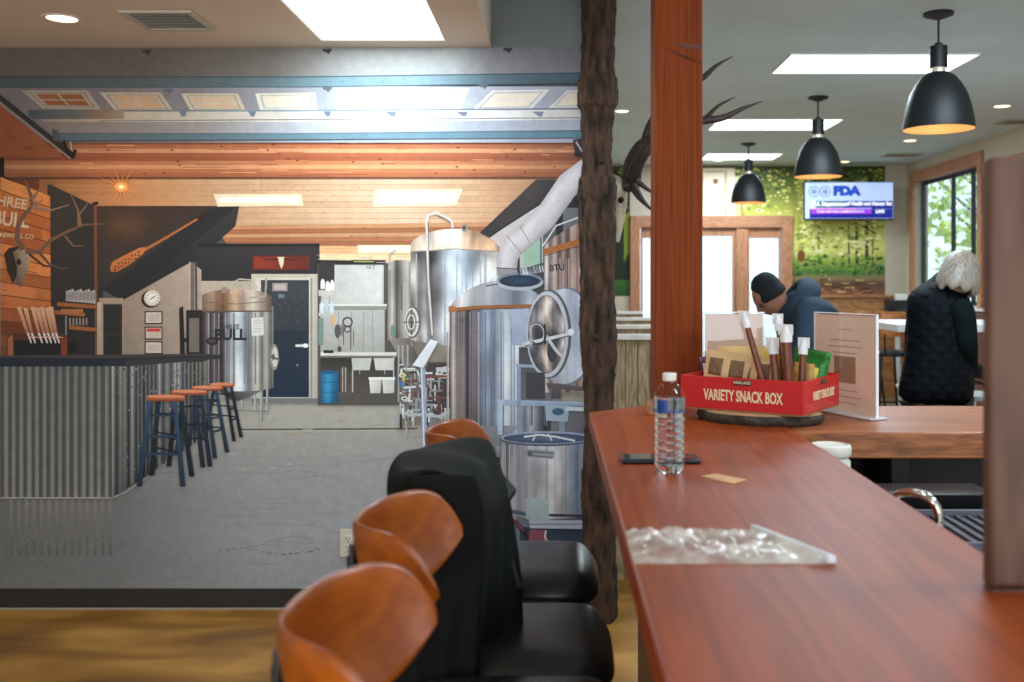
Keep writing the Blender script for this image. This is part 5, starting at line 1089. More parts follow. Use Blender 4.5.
# crumpled clear bag
def bag():
    rnd = random.Random(4); b = NB(); nx, ny = 60, 36; g = []
    from mathutils import noise
    for i in range(nx+1):
        row = []
        for j in range(ny+1):
            u, v = i/nx, j/ny; Y = 1.505+.20*v
            xl = .112+.0*v; xr = .418-.085*v-.0*u
            x = xl+(xr-xl)*u
            h = .0035+.010*abs(noise.noise(Vector((u*9, v*6, 1))))+.007*abs(noise.noise(Vector((u*22, v*14, 4))))+(.012*max(0, 1-abs(u-.93-.05*v)/.06) if u > .8 else 0)
            e = min(u, 1-u, v, 1-v); h *= min(1, e*12)
            row.append(b.verts.new((x-.26, Y-1.6, h+.0008)))
        g.append(row)
    for i in range(nx):
        for j in range(ny): b.faces.new((g[i][j], g[i+1][j], g[i+1][j+1], g[i][j+1]))
    m = bpy.data.materials.new('clear_film'); m.use_nodes = True; nt = m.node_tree; bs = nt.nodes['Principled BSDF']; out = nt.nodes['Material Output']
    bs.inputs['Base Color'].default_value = rgb((226, 214, 200)); bs.inputs['Roughness'].default_value = .12; bs.inputs['Specular IOR Level'].default_value = 1
    tr_ = nt.nodes.new('ShaderNodeBsdfTransparent'); mx = nt.nodes.new('ShaderNodeMixShader'); tc = nt.nodes.new('ShaderNodeTexCoord'); nz = nt.nodes.new('ShaderNodeTexNoise'); nz.inputs['Scale'].default_value = 14; nz.inputs['Detail'].default_value = 4
    mr = nt.nodes.new('ShaderNodeMapRange'); mr.inputs['From Min'].default_value = .35; mr.inputs['From Max'].default_value = .65; mr.inputs['To Min'].default_value = .22; mr.inputs['To Max'].default_value = .8
    nt.links.new(tc.outputs['Object'], nz.inputs['Vector']); nt.links.new(nz.outputs[0], mr.inputs[0]); nt.links.new(mr.outputs[0], mx.inputs[0])
    nt.links.new(tr_.outputs[0], mx.inputs[1]); nt.links.new(bs.outputs[0], mx.inputs[2]); nt.links.new(mx.outputs[0], out.inputs[0])
    t = thing('plastic_bag', 'crumpled clear plastic bag lying flat across the near bar top', 'plastic bag', (.26, 1.6, Zc))
    obj('film', b, m, t)
    s = NB(); hexa(s, [(.146, -.095, .001), (.158, -.095, .001), (.078, .105, .001), (.066, .105, .001)], [(.146, -.095, .016), (.158, -.095, .012), (.078, .105, .010), (.066, .105, .012)]); obj('zip_seal', s, mat('seal_white', (226, 230, 234), .3), t, bevel=.002)
bag()
# ---- wood slice with box
bk0, bk1, bk2 = Vector((.375, 3.09, 0)), Vector((.703, 2.875, 0)), Vector((.883, 3.15, 0))
ctr = (bk0+bk2)/2; ang = math.atan2(bk1.y-bk0.y, bk1.x-bk0.x)
sl = thing('wood_slice', 'bark-edged oval wood slice under the red snack box', 'wood slice', (.607, 3.06, Zc), ang)
rnd = random.Random(2)
jf = lambda a, z_: 1+.03*math.sin(3*a+1)+.015*math.sin(9*a)+.01*math.sin(23*a+z_*90)
b = NB(); lathe(b, [(.0, .0005), (.185, .0005), (.194, .008), (.196, .02), (.190, .029)], 72, sx=1.0, sy=.72, fn=jf); obj('bark_edge', b, mat('slice_bark', (66, 56, 48), .95, var=.5, scale=40, bump=1), sl)
b = NB(); lathe(b, [(.190, .029), (.180, .0325), (0, .033)], 72, sy=.72, fn=jf); obj('cut_face', b, mat('slice_wood', (176, 134, 92), .7, var=.15), sl)
red = mat('red_card', (198, 34, 34), .45, var=.05); redi = mat('card_inside', (150, 110, 80), .8)
L_ = (bk1-bk0).length; W2 = (bk2-bk1).length; Hb = .102
sb = thing('snack_box', 'red open cardboard tray lettered VARIETY SNACK BOX on the wood slice', 'snack box', (bk0.x, bk0.y, Zc+.0335), ang)
# local: x along the front, y to the back
b = NB(); tt = .004; bx(b, 0, L_, 0, W2, 0, .004); obj('box_bottom', b, redi, sb)
for nm, r in (('front_panel', (0, L_, 0, tt)), ('back_panel', (0, L_, W2-tt, W2)), ('side_panel', (L_-tt, L_, tt, W2-tt)), ('side_panel', (0, tt, tt, W2-tt))):
    b = NB(); bx(b, r[0], r[1], r[2], r[3], .0045, Hb); obj(nm, b, red, sb, bevel=.0008)
cream = mat('cream_ink', (236, 214, 176), .5, var=0); blki = mat('black_ink', (24, 16, 16), .5, var=0)
def face_text(s, size, x, z, side, m, bold=.0, sx=1, name='lettering'):
    M = Matrix.Translation((x, -.0008, z)) @ Matrix.Rotation(PI/2, 4, 'X') if side == 'f' else Matrix.Translation((L_+.0008, x, z)) @ Matrix.Rotation(PI/2, 4, 'Z') @ Matrix.Rotation(PI/2, 4, 'X')
    b = NB(); addtext(b, s, size, M, .0004, bold, sx); return obj(name, b, m, sb, smooth=False)
face_text('VARIETY SNACK BOX', .046, L_*.52, .046, 'f', cream, .0012, .56)
b = NB(); bx(b, L_*.52-.028, L_*.52+.028, -.0012, 0, .081, .096); obj('brand_patch', b, blki, sb); 
b = NB(); addtext(b, 'KIRKLAND', .0125, Matrix.Translation((L_*.52, -.0016, .0885)) @ Matrix.Rotation(PI/2, 4, 'X'), .0003, .0002, .9); obj('lettering', b, cream, sb, smooth=False)
face_text('VARIETY SNACK BOX', .036, W2*.55, .050, 's', cream, .001, .56)
b = NB(); bx(b, L_, L_+.0012, W2*.55-.028, W2*.55+.028, .082, .095); obj('brand_patch', b, blki, sb)
face_text('KIRKLAND', .0115, W2*.55, .0885, 's', cream, .0002, .9)
b = NB()
for k in range(4): bx(b, L_, L_+.0006, .03, W2-.03-.03*k, .012+.006*k, .0128+.006*k)
obj('fine_print', b, mat('pink_ink', (224, 130, 120), .5), sb)
# contents (each its own thing), in the tray's frame
Mb = Matrix.Translation(sb.location) @ Matrix.Rotation(ang, 4, 'Z')
def pouch(name, lab, cat, x, y, w_, h_, tilt, rz, m, panels=(), lean=0, th=.018, group=None, z0=.006):
    t = thing(name, lab, cat, Mb @ Vector((x, y, z0)), ang+rz, group)
    b = NB(); nx, nz = 12, 14; G0, G1 = [], []
    Rm = Matrix.Rotation(tilt, 4, 'Y') @ Matrix.Rotation(lean, 4, 'X')
    for side, G_ in ((-1, G0), (1, G1)):
        for i in range(nx+1):
            row = []
            for j in range(nz+1):
                u, v = i/nx*2-1, j/nz; d = th/2*max(0, 1-u**4)*max(0, math.sin(min(1, v*1.08)*PI))**.6
                row.append(b.verts.new(Rm @ Vector((u*w_/2, side*(d+.0006)+.0015*math.sin(v*9+u*5), v*h_))))
            G_.append(row)
    for i in range(nx):
        for j in range(nz):
            b.faces.new((G0[i][j], G0[i+1][j], G0[i+1][j+1], G0[i][j+1])); b.faces.new((G1[i][j+1], G1[i+1][j+1], G1[i+1][j], G1[i][j]))
    obj('pouch', b, m, t)
    for (u0, u1, v0, v1, pm, nm) in panels:
        b = NB(); q = []
        for i in range(7):
            for j in range(7):
                u, v = u0+(u1-u0)*i/6, v0+(v1-v0)*j/6; d = th/2*max(0, 1-u**4)*max(0, math.sin(min(1, v*1.08)*PI))**.6
                q.append(b.verts.new(Rm @ Vector((u*w_/2, -(d+.0018)+.0015*math.sin(v*9+u*5), v*h_))))
        for i in range(6):
            for j in range(6): b.faces.new((q[i*7+j], q[(i+1)*7+j], q[(i+1)*7+j+1], q[i*7+j+1]))
        obj(nm, b, pm, t, solid=.0004)
    return t
kr = mat('kraft_pouch', (212, 172, 122), .6, var=.1, scale=20); ink = mat('brown_ink', (120, 88, 60), .6, var=.3, scale=90); yel = mat('yellow_pouch', (224, 184, 40), .4, var=.1)
pan = lambda u: (u-.30, u+.30, .55, .86, ink, 'nutrition_label')
pouch('snack_pouch', 'kraft paper snack pouch standing at the left of the red box', 'snack pouch', .115, .055, .15, .170, .10, .04, kr, (pan(-.5), pan(.42)), -.12, group='kraft pouches in the snack box')
pouch('snack_pouch', 'kraft paper snack pouch in the middle of the red box', 'snack pouch', .205, .068, .13, .160, .05, -.05, kr, (pan(-.45), pan(.5)), -.1, group='kraft pouches in the snack box')
pouch('snack_pouch', 'kraft pouch standing behind the others, its pale top edge showing', 'snack pouch', .17, .13, .20, .185, -.04, .0, mat('pale_kraft', (224, 190, 130), .6, var=.1), (), -.1, group='kraft pouches in the snack box')
pouch('snack_pouch', 'yellow snack pouch between kraft pouches and meat sticks', 'snack pouch', .25, .10, .06, .17, .08, 0, yel, (), -.05)
pouch('snack_packet', 'dark purple snack packet at the left end of the red box', 'snack packet', .028, .16, .05, .145, -.12, .3, mat('purple_foil', (84, 30, 50), .3, var=.2), ((-.4, .5, .6, .85, mat('silver_print', (190, 180, 180), .3), 'print'),), 0)
pouch('chip_bag', 'green crisp bag leaning at the right end of the red box', 'crisp bag', .322, .20, .11, .178, .16, .15, mat('green_foil', (36, 104, 34), .25, .3, var=.25, scale=40, bump=.4), ((-.6, .5, .3, .7, mat('gold_print', (214, 190, 70), .4), 'print'),), -.1, .035)
pouch('snack_pouch', 'small golden brown pouch in front of the green crisp bag', 'snack pouch', .335, .13, .06, .14, .1, .15, mat('golden_pouch', (186, 140, 76), .4, var=.3, scale=40), (), -.05)
meat = mat('cured_meat', (112, 58, 34), .35, var=.3, scale=60); film = glassmat('stick_wrap', (240, 236, 230))
def stick(x, y, dx, dy, L2, lab, r=.0105, k=0):
    t = thing('meat_stick', lab, 'meat stick', Mb @ Vector((x, y, .0055)), ang, 'meat sticks in the snack box')
    b = NB(); top = Vector((dx, dy, L2)); tube(b, [(0, 0, .002), top*.5+Vector((.002, 0, 0)), top], [r*.8, r, r*.85], 12); obj('meat', b, meat, t)
    b = NB(); n_ = top.normalized(); e_ = top+n_*.038; w_ = r*1.5
    tube(b, [top*.96, top+n_*.006, e_], [r*1.15, r*1.2, r*.4], 10); bx(b, e_.x-w_, e_.x+w_, e_.y-.0008, e_.y+.0008, e_.z-.026, e_.z+.006); obj('wrapper_tip', b, mat('wrapper_white', (228, 224, 222), .25), t)
stick(.270, .055, -.075, .0, .255, 'dark meat stick leaning farthest left in the snack box')
stick(.298, .05, -.02, .01, .175, 'short thick meat stick in a clear wrapper, second from the left', .014)
stick(.312, .09, -.035, .02, .245, 'slim meat stick standing behind the short thick one', .0115)
stick(.332, .05, -.010, .0, .215, 'thick meat stick standing upright with a tall white wrapper tip', .0155)
stick(.352, .08, .004, .02, .175, 'meat stick standing upright beside the small golden pouch', .012)
# ---- standing menu cards in clear holders
def menu(name, lab, A, B, h, lines, photo, rz=0):
    A, B = Vector(A), Vector(B); c = (A+B)/2; an = math.atan2(B.y-A.y, B.x-A.x); w_ = (B-A).length
    t = thing(name, lab, 'menu card', (c.x, c.y, Zc), an)
    pg = mat('menu_paper', (255, 232, 216), .6, var=.03)
    b = NB(); bx(b, -w_/2+.004, w_/2-.004, -.001, .001, .008, h-.004); obj('menu_sheet', b, pg, t, smooth=False)
    if not pg.get('tl'):
        pg['tl'] = 1; nt = pg.node_tree; ts = nt.nodes.new('ShaderNodeBsdfTranslucent'); ts.inputs[0].default_value = rgb((250, 224, 208)); mx = nt.nodes.new('ShaderNodeMixShader'); mx.inputs[0].default_value = .5
        nt.links.new(nt.nodes['Principled BSDF'].outputs[0], mx.inputs[1]); nt.links.new(ts.outputs[0], mx.inputs[2]); nt.links.new(mx.outputs[0], nt.nodes['Material Output'].inputs[0])
    b = NB()
    for y in (-.0036, .0036): bx(b, -w_/2, w_/2, y-.0012, y+.0012, .006, h)
    obj('clear_sleeve', b, glassmat('acrylic', (246, 246, 246)), t, smooth=False)
    b = NB(); bx(b, -w_/2-.002, -w_/2+.001, -.005, .005, .006, h+.001); bx(b, w_/2-.001, w_/2+.002, -.005, .005, .006, h+.001); bx(b, -w_/2-.002, w_/2+.002, -.005, .005, h-.001, h+.002); obj('bright_edge', b, mat('acrylic_edge', (235, 238, 240), .2), t, smooth=False)
    b = NB(); bx(b, -w_/2, w_/2+.01, -.035, .035, .0005, .006); obj('stand_base', b, mat('acrylic_base', (214, 208, 204), .2), t, bevel=.001)
    b = NB()
    for (z_, ww) in lines: bx(b, -ww/2, ww/2, -.0016, -.0012, z_, z_+.0028)
    if lines: obj('printed_lines', b, mat('faint_ink', (190, 150, 134), .6), t, smooth=False)
    if photo:
        b = NB(); bx(b, -.05, .05, -.0016, -.0012, photo, photo+.085); obj('printed_picture', b, mat('tan_picture', (186, 140, 108), .6, var=.12, scale=30), t, smooth=False)
    return t
f = lambda x, Y: ((x-PX)*Y/F, Y, 0)
menu('menu_stand', 'upright pink-tan menu card in a clear stand right of the snack box', f(815.5, 3.32), f(877, 3.06), .322, [(.27, .06), (.235, .14), (.215, .16), (.195, .12), (.075, .12), (.055, .15), (.035, .1)], .10)
menu('menu_stand', 'upright blank tan menu card in a clear stand behind the snack box', f(703.5, 3.33), f(764, 3.30), .322, [], 0)
# small tan knob behind the bottle
wn = thing('wine_cork', 'small tan round object behind the left side of the bottle', 'cork', (at(651, 412, 3.2).x-.002, 3.18, Zc))
b = NB(); lathe(b, [(0, .0005), (.011, .0005), (.014, .01), (.012, .022), (.015, .034), (.012, .043), (0, .045)], 18); obj('cork_body', b, mat('cork', (176, 132, 98), .8, var=.2, scale=60, bump=.3), wn)
b = NB(); lathe(b, [(0, .045), (.008, .0455), (.006, .049), (0, .05)], 14); obj('cork_top', b, mat('cork_dark', (130, 92, 66), .8), wn)
# ================================================================ booth dividers behind the trunk
gp = woodmat('knotty_gray_pine', (134, 112, 84), (178, 156, 124), .7, 'Z', 2.5, ring=9)
capm = mat('pale_cap', (226, 220, 212), .4)
for i, (Y, yt, xr) in enumerate(((4.98, 334.5, 650.5), (6.6, 325, 651.5), (8.2, 317.5, 651), (9.9, 311.5, 642))):
    zt = EYE-(yt-PY)*Y/F; X1 = (xr-PX)*Y/F
    t = thing('booth_divider', ['tall knotty pine booth divider nearest behind the tree trunk', 'second pine booth divider, its pale cap just above the nearest one', 'third pine booth divider behind the trunk', 'farthest pine booth divider by the entrance'][i], 'booth divider', ((XM+X1)/2, Y, 0), group='booth dividers along the inner wall')
    w_ = X1-XM-.004; n_ = 4
    b = NB()
    for k in range(n_): bx(b, -w_/2+k*w_/n_+.0015, -w_/2+(k+1)*w_/n_-.0015, 0, .05, 0, zt-.028)
    obj('board', b, gp, t, bevel=.002)
    b = NB(); bx(b, -w_/2+.001, w_/2+.012, -.02, .07, zt-.027, zt); obj('cap', b, capm, t, bevel=.003)
    b = NB(); bx(b, w_/2+.001, w_/2+.014, -.004, .055, 0, zt-.028); obj('end_trim', b, mat('pale_trim_wood', (150, 130, 112), .6), t)
# ================================================================ dining furniture
lw = woodmat('honey_chair_wood', (150, 88, 44), (196, 128, 70), .4, 'X', 3); whm = mat('white_metal', (206, 208, 210), .3, .3); seatb = mat('dark_seat', (34, 36, 42), .3)
def high_chair():
    t = thing('high_chair', 'x', 'chair')
    b = NB(); lathe(b, [(0, .74), (.17, .74), (.19, .755), (.19, .775), (.17, .795), (0, .80)], 28); obj('seat', b, seatb, t)
    for sx in (-1, 1):
        for sy in (-1, 1):
            b = NB(); tube(b, [(sx*.12, sy*.12, .745), (sx*.19, sy*.19, 0)], .014, 8); obj('leg', b, blk, t)
    b = NB()
    for (A, B) in (((-1, -1), (1, -1)), ((1, -1), (1, 1)), ((1, 1), (-1, 1)), ((-1, 1), (-1, -1))): tube(b, [(A[0]*.168, A[1]*.168, .25), (B[0]*.168, B[1]*.168, .25)], .011, 8)
    obj('footrest', b, blk, t)
    b = NB(); n_ = 12; lo, hi = [], []
    for k in range(n_+1):
        a = -PI/2-.75+1.5*k/n_
        for (r, z, L) in ((.19, .94, lo), (.20, 1.16, hi)): L.append(((r)*math.cos(a), r*math.sin(a), z))
    vl = [b.verts.new(v) for v in lo]; vh = [b.verts.new(v) for v in hi]
    for k in range(n_): b.faces.new((vl[k], vl[k+1], vh[k+1], vh[k]))
    obj('backrest', b, lw, t, solid=.018, bevel=.003)
    for s in (-1, 1): obj('back_post', tube(NB(), [(s*.10, -.155, .76), (s*.11, -.168, .96)], .010, 8), blk, t)
    return t
hc = high_chair()
cs = [(888, 10.0, .1, 'high chair with a wide honey wood back just right of the pink-tan menu card'), (845, 10.6, -.3, 'high chair with a wooden back seen above the right menu card'), (862, 11.25, .2, 'wooden backed high chair in front of the far wall, behind the nearer ones'), (808, 11.35, .1, 'wooden backed high chair farthest back against the far wall')]
for i, (px_, Y, rz, lab) in enumerate(cs):
    o = hc if i == 0 else copy_tree(hc); o.location = ((px_-PX)*Y/F, Y, 0); o.rotation_euler.z = rz; tag(o, lab, 'chair', 'high dining chairs')
def table(name, lab, x, Y, sx, sy, h, m, leg=whm):
    t = thing(name, lab, 'table', (x, Y, 0), group='high dining tables')
    b = NB(); bx(b, -sx, sx, -sy, sy, h-.05, h); obj('tabletop', b, m, t, bevel=.006)
    b = NB(); tube(b, [(0, 0, .03), (0, 0, h-.051)], .035, 14); obj('pedestal', b, leg, t)
    b = NB(); bx(b, -sx*.6, sx*.6, -.04, .04, .0, .03); bx(b, -.04, .04, -sy*.6, -.041, .0, .03); bx(b, -.04, .04, .041, sy*.6, .0, .03); obj('foot', b, leg, t, bevel=.003)
white_top = mat('white_tabletop', (222, 224, 226), .25)
Yt = 6.25
table('high_table', 'white topped high table that the woman in the quilted vest leans over', (897-PX)*5.9/F+.46, Yt, .46, .35, EYE-(324-PY)*5.9/F, white_top)
table('high_table', 'wooden high table in the far corner carrying the black caddy', 3.89, 11.45, .24, .25, 1.14, lw)
cd = thing('condiment_caddy', 'black condiment caddy with a white napkin stack on the far corner table', 'caddy', ((901-PX)*11.4/F, 11.4, 1.141))
b = NB(); bx(b, -.17, .17, -.08, .08, 0, .02); bx(b, -.17, -.155, -.08, .08, .021, .14); bx(b, .155, .17, -.08, .08, .021, .14); bx(b, -.154, .154, -.08, -.07, .03, .13); bx(b, -.154, .154, .07, .08, .03, .13); obj('rack', b, mat('caddy_black', (30, 30, 34), .4), cd, bevel=.004)
b = NB(); bx(b, -.06, .06, -.05, .05, .021, .2); obj('napkins', b, wp, cd, bevel=.004)
for dx in (-.11, .11):
    b = NB(); lathe(b, [(0, .021), (.03, .021), (.03, .12), (.012, .15), (.012, .17), (0, .17)], 14, c=(dx, 0, 0)); obj('sauce_bottle', b, mat('sauce_dark', (60, 34, 30), .3), cd)
# booth bench along the right wall
bb = thing('booth_bench', 'brown upholstered booth bench along the right wall under the window', 'bench', (3.78, 9.1, 0))
b = NB(); bx(b, -.25, .20, -1.2, 1.2, 0, .44); obj('bench_base', b, woodmat('booth_wood', (110, 70, 48), (140, 94, 66), .5, 'Y', 2), bb, bevel=.005)
b = NB(); bx(b, -.27, .18, -1.2, 1.2, .442, .52); obj('seat_cushion', b, mat('brown_vinyl', (100, 66, 56), .4), bb, bevel=.02)
b = NB(); bx(b, .19, .33, -1.2, 1.2, .521, 1.2); obj('back_cushion', b, MATS['brown_vinyl'], bb, bevel=.02)
b = NB(); bx(b, .18, .34, -1.2, 1.2, 1.202, 1.225); obj('cap', b, capm, bb, bevel=.003)
def wire(lab, px_, Y):
  t = thing('wire_stool', lab, 'stool', ((px_-PX)*Y/F, Y, 0), group='pale metal stools')
  b = NB(); lathe(b, [(0, .64), (.15, .64), (.16, .65), (.16, .665), (0, .67)], 24); obj('seat', b, whm, t)
  for sx, sy in ((-1, -1), (1, -1), (1, 1), (-1, 1)): b = NB(); tube(b, [(sx*.09, sy*.09, .645), (sx*.14, sy*.14, 0)], .011, 8); obj('leg', b, whm, t)
wire('pale metal stool tucked behind the left side of the quilted vest wearer', 917, 7.9)
t = thing('wire_stool', 'pale metal stool standing at the right of the woman', 'stool', ((980-PX)*5.6/F, 5.55, 0))
b = NB(); lathe(b, [(0, .84), (.15, .84), (.16, .85), (.16, .865), (0, .87)], 24); obj('seat', b, whm, t)
for sx, sy in ((-1, -1), (1, -1), (1, 1), (-1, 1)): b = NB(); tube(b, [(sx*.09, sy*.09, .845), (sx*.14, sy*.14, 0)], .011, 8); obj('leg', b, whm, t)
b = NB(); lathe(b, [(.132, .3), (.143, .3), (.143, .315), (.132, .315), (.132, .3)], 24); obj('foot_ring', b, whm, t)
# ================================================================ people
def skin_body(name, m, parent, V, E, root=0, sub=2):
    me = bpy.data.meshes.new(name); me.from_pydata([v[:3] for v in V], E, []); o = bpy.data.objects.new(name, me); COL.objects.link(o); o.parent = parent; me.materials.append(m)
    sk = o.modifiers.new('skin', 'SKIN'); sk.use_smooth_shade = True
    if not me.skin_vertices: 
        bpy.context.view_layer.objects.active = o
        me.attributes if False else None
    bpy.context.view_layer.update()
    if not me.skin_vertices:
        bm = bmesh.new(); bm.from_mesh(me); bm.verts.layers.skin.verify(); bm.to_mesh(me); bm.free()
    for i, v in enumerate(V):
        sv = me.skin_vertices[0].data[i]; sv.radius = (v[3], v[4] if len(v) > 4 else v[3]); sv.use_root = (i == root)
    s = o.modifiers.new('sub', 'SUBSURF'); s.levels = sub; s.render_levels = sub
    return o
def head_mesh(c, fwd, up, s=1.0):
    """a head with brow, nose, lips, chin, ears; fwd, up unit vectors"""
    bm = NB(); bmesh.ops.create_uvsphere(bm, u_segments=36, v_segments=28, radius=1)
    fwd, up = Vector(fwd).normalized(), Vector(up).normalized(); up = (up-fwd*up.dot(fwd)).normalized(); sd = fwd.cross(up)
    bump_ = lambda x, z, cx, cz, w: math.exp(-(((x-cx)/w)**2+((z-cz)/w)**2))
    for v in bm.verts:
        x, y, z = v.co                       # x side, y fwd, z up
        wx = .076*(1-.16*max(0, -z)**1.5); wy = .097; wz = .118
        X, Y, Z = x*wx, y*wy, z*wz
        if y > 0:
            Y -= .006*max(0, -z)
            Y += .026*bump_(x, z, 0, -.22, .15)+.012*bump_(x, z, 0, -.02, .14)   # nose
            Y -= .012*(bump_(x, z, .38, .02, .2)+bump_(x, z, -.38, .02, .2))       # eye sockets
            Y += .008*bump_(x, z, 0, -.5, .16)+.010*bump_(x, z, 0, -.85, .25)       # lips, chin
            Y += .006*(bump_(x, z, .35, .22, .2)+bump_(x, z, -.35, .22, .2))
        for sg in (-1, 1):
            X += sg*.014*bump_(y, z, -.05, -.05, .16)*(1 if x*sg > .8 else 0)
        v.co = Vector(c)+s*(sd*X+fwd*Y+up*Z)
    return bm
skinm = mat('skin', (150, 104, 84), .5, var=.05); skinp = mat('pale_skin', (196, 150, 128), .5, var=.05)
def eye(parent, c, fwd, up, s=1):
    fwd, up = Vector(fwd).normalized(), Vector(up).normalized(); sd = fwd.cross(up)
    for g in (-1, 1):
        b = NB(); bmesh.ops.create_uvsphere(b, u_segments=12, v_segments=8, radius=.011, matrix=Matrix.Translation(Vector(c)+sd*g*.03+fwd*.076+up*.002)); obj('eye', b, mat('eye_dark', (40, 30, 26), .2), parent)
def hand(parent, w_, d, n_, m, side=1):
    """palm + four fingers + thumb as separate short chains; w_ wrist point, d pointing direction, n_ palm normal"""
    w_, d, n_ = Vector(w_), Vector(d).normalized(), Vector(n_).normalized(); s = d.cross(n_).normalized()*side
    V = [tuple(w_)+(.024, .018), tuple(w_+d*.045)+(.036, .014), tuple(w_+d*.085)+(.038, .013)]; E_ = [(0, 1), (1, 2)]
    for k, (o_, L) in enumerate(((-.03, .06), (-.010, .072), (.010, .067), (.029, .052))):
        b0 = w_+d*.088+s*o_; i = len(V)
        V += [tuple(b0)+(.0095,), tuple(b0+d*L*.5+n_*.006)+(.0088,), tuple(b0+d*L*.85+n_*.022)+(.007,)]; E_ += [(2, i), (i, i+1), (i+1, i+2)]
    b0 = w_+d*.03-s*.03; i = len(V); V += [tuple(b0)+(.012,), tuple(b0+d*.03-s*.022+n_*.008)+(.0105,), tuple(b0+d*.06-s*.026+n_*.02)+(.008,)]; E_ += [(1, i), (i, i+1), (i+1, i+2)]
    return skin_body('hand', m, parent, V, E_, 1, 1)
# --- man in beanie, leaning forward to the left at Y ~5.4
def man():
    Y0 = 5.45; t = thing('person', 'person in a dark beanie and navy hooded jacket bending forward beyond the snack box', 'person', (1.48, Y0, 0))
    def M3(x, y, dY=0): return tuple(at(x, y, Y0+dY)-t.location)
    nav = mat('navy_fleece', (34, 54, 70), .85, var=.18, scale=9, bump=.3); jeans = mat('dark_jeans', (34, 38, 50), .8)
    hip = (.02, 0, .93)
    V = [hip+(.13, .15), M3(823, 346)+(.135, .16), M3(817, 325)+(.13, .165), M3(808, 311)+(.125, .18), M3(795, 305)+(.085, .11), M3(784, 301)+(.055, .06),
         M3(808, 313, -.17)+(.075,), M3(804, 352, -.26)+(.06,), M3(782, 385, -.26)+(.045,),
         M3(808, 313, .17)+(.075,), M3(800, 350, .28)+(.06,), M3(775, 380, .22)+(.045,)]
    E_ = [(0, 1), (1, 2), (2, 3), (3, 4), (4, 5), (3, 6), (6, 7), (7, 8), (3, 9), (9, 10), (10, 11)]
    skin_body('hooded_jacket', nav, t, V, E_, 0)
    # legs
    V = [hip+(.14, .15)]; E_ = []
    for s in (-1, 1):
        i = len(V); V += [(.13, s*.10, .86, .095), (.06, s*.11, .47, .062), (.15, s*.11, .09, .05), (.03, s*.12, .04, .04)]; E_ += [(0, i), (i, i+1), (i+1, i+2), (i+2, i+3)]
    V = [(v[0]-.1 if k else v[0],)+tuple(v[1:]) for k, v in enumerate(V)]
    skin_body('trousers', jeans, t, V, E_, 0)
    hc_ = Vector(M3(769.5, 297)); fw, up = Vector((-.72, -.12, -.68)), Vector((-.66, 0, .75))
    b = head_mesh(hc_, fw, up, .9); obj('head', b, skinm, t); eye(t, hc_, fw, (up-fw*up.dot(fw)), 1)
    b = NB(); tube(b, [Vector(M3(780, 301)), hc_+Vector((.03, 0, -.02))], [.055, .052], 14); obj('neck', b, skinm, t)
    # beanie: upper cap with rolled rim
    fwn = fw.normalized(); upn = (up-fwn*up.dot(fwn)).normalized(); ax = (upn*.86-fwn*.18).normalized(); sd = fwn.cross(upn)
    Rq = ax.to_track_quat('Z', 'Y').to_matrix()
    b = NB(); lathe(b, [(0, .124), (.03, .121), (.054, .106), (.072, .08), (.081, .045), (.084, .015), (.088, .01), (.090, -.005), (.088, -.022), (.083, -.026)], 36, sx=1.0, sy=1.0, fn=lambda a, z_: 1+.012*math.cos(36*a/2)); bmesh.ops.rotate(b, verts=b.verts, matrix=Rq); bmesh.ops.translate(b, verts=b.verts, vec=hc_+ax*.012-fwn*.012)
    obj('beanie', b, mat('black_knit', (14, 18, 22), .9, var=.3, scale=80, bump=.4), t)
    # hood lying on the shoulders
    b = NB(); c0 = Vector(M3(794, 301)); lathe(b, [(.075, -.05), (.10, -.075), (.135, -.06), (.15, -.02), (.145, .025), (.115, .06), (.075, .065), (.06, .03), (.068, -.01), (.075, -.05)], 28, sx=1.0, sy=1.05)
    bmesh.ops.rotate(b, verts=b.verts, matrix=Matrix.Rotation(-.95, 3, 'Y')); bmesh.ops.translate(b, verts=b.verts, vec=c0+Vector((.02, 0, 0))); obj('hood', b, nav, t, subsurf=1)
    for s in (-1, 1): hand(t, M3(782 if s < 0 else 775, 386 if s < 0 else 381, s*.25), (-.6, -s*.1, -.55), (-.2, -s*.9, -.2), skinm, s)
man()
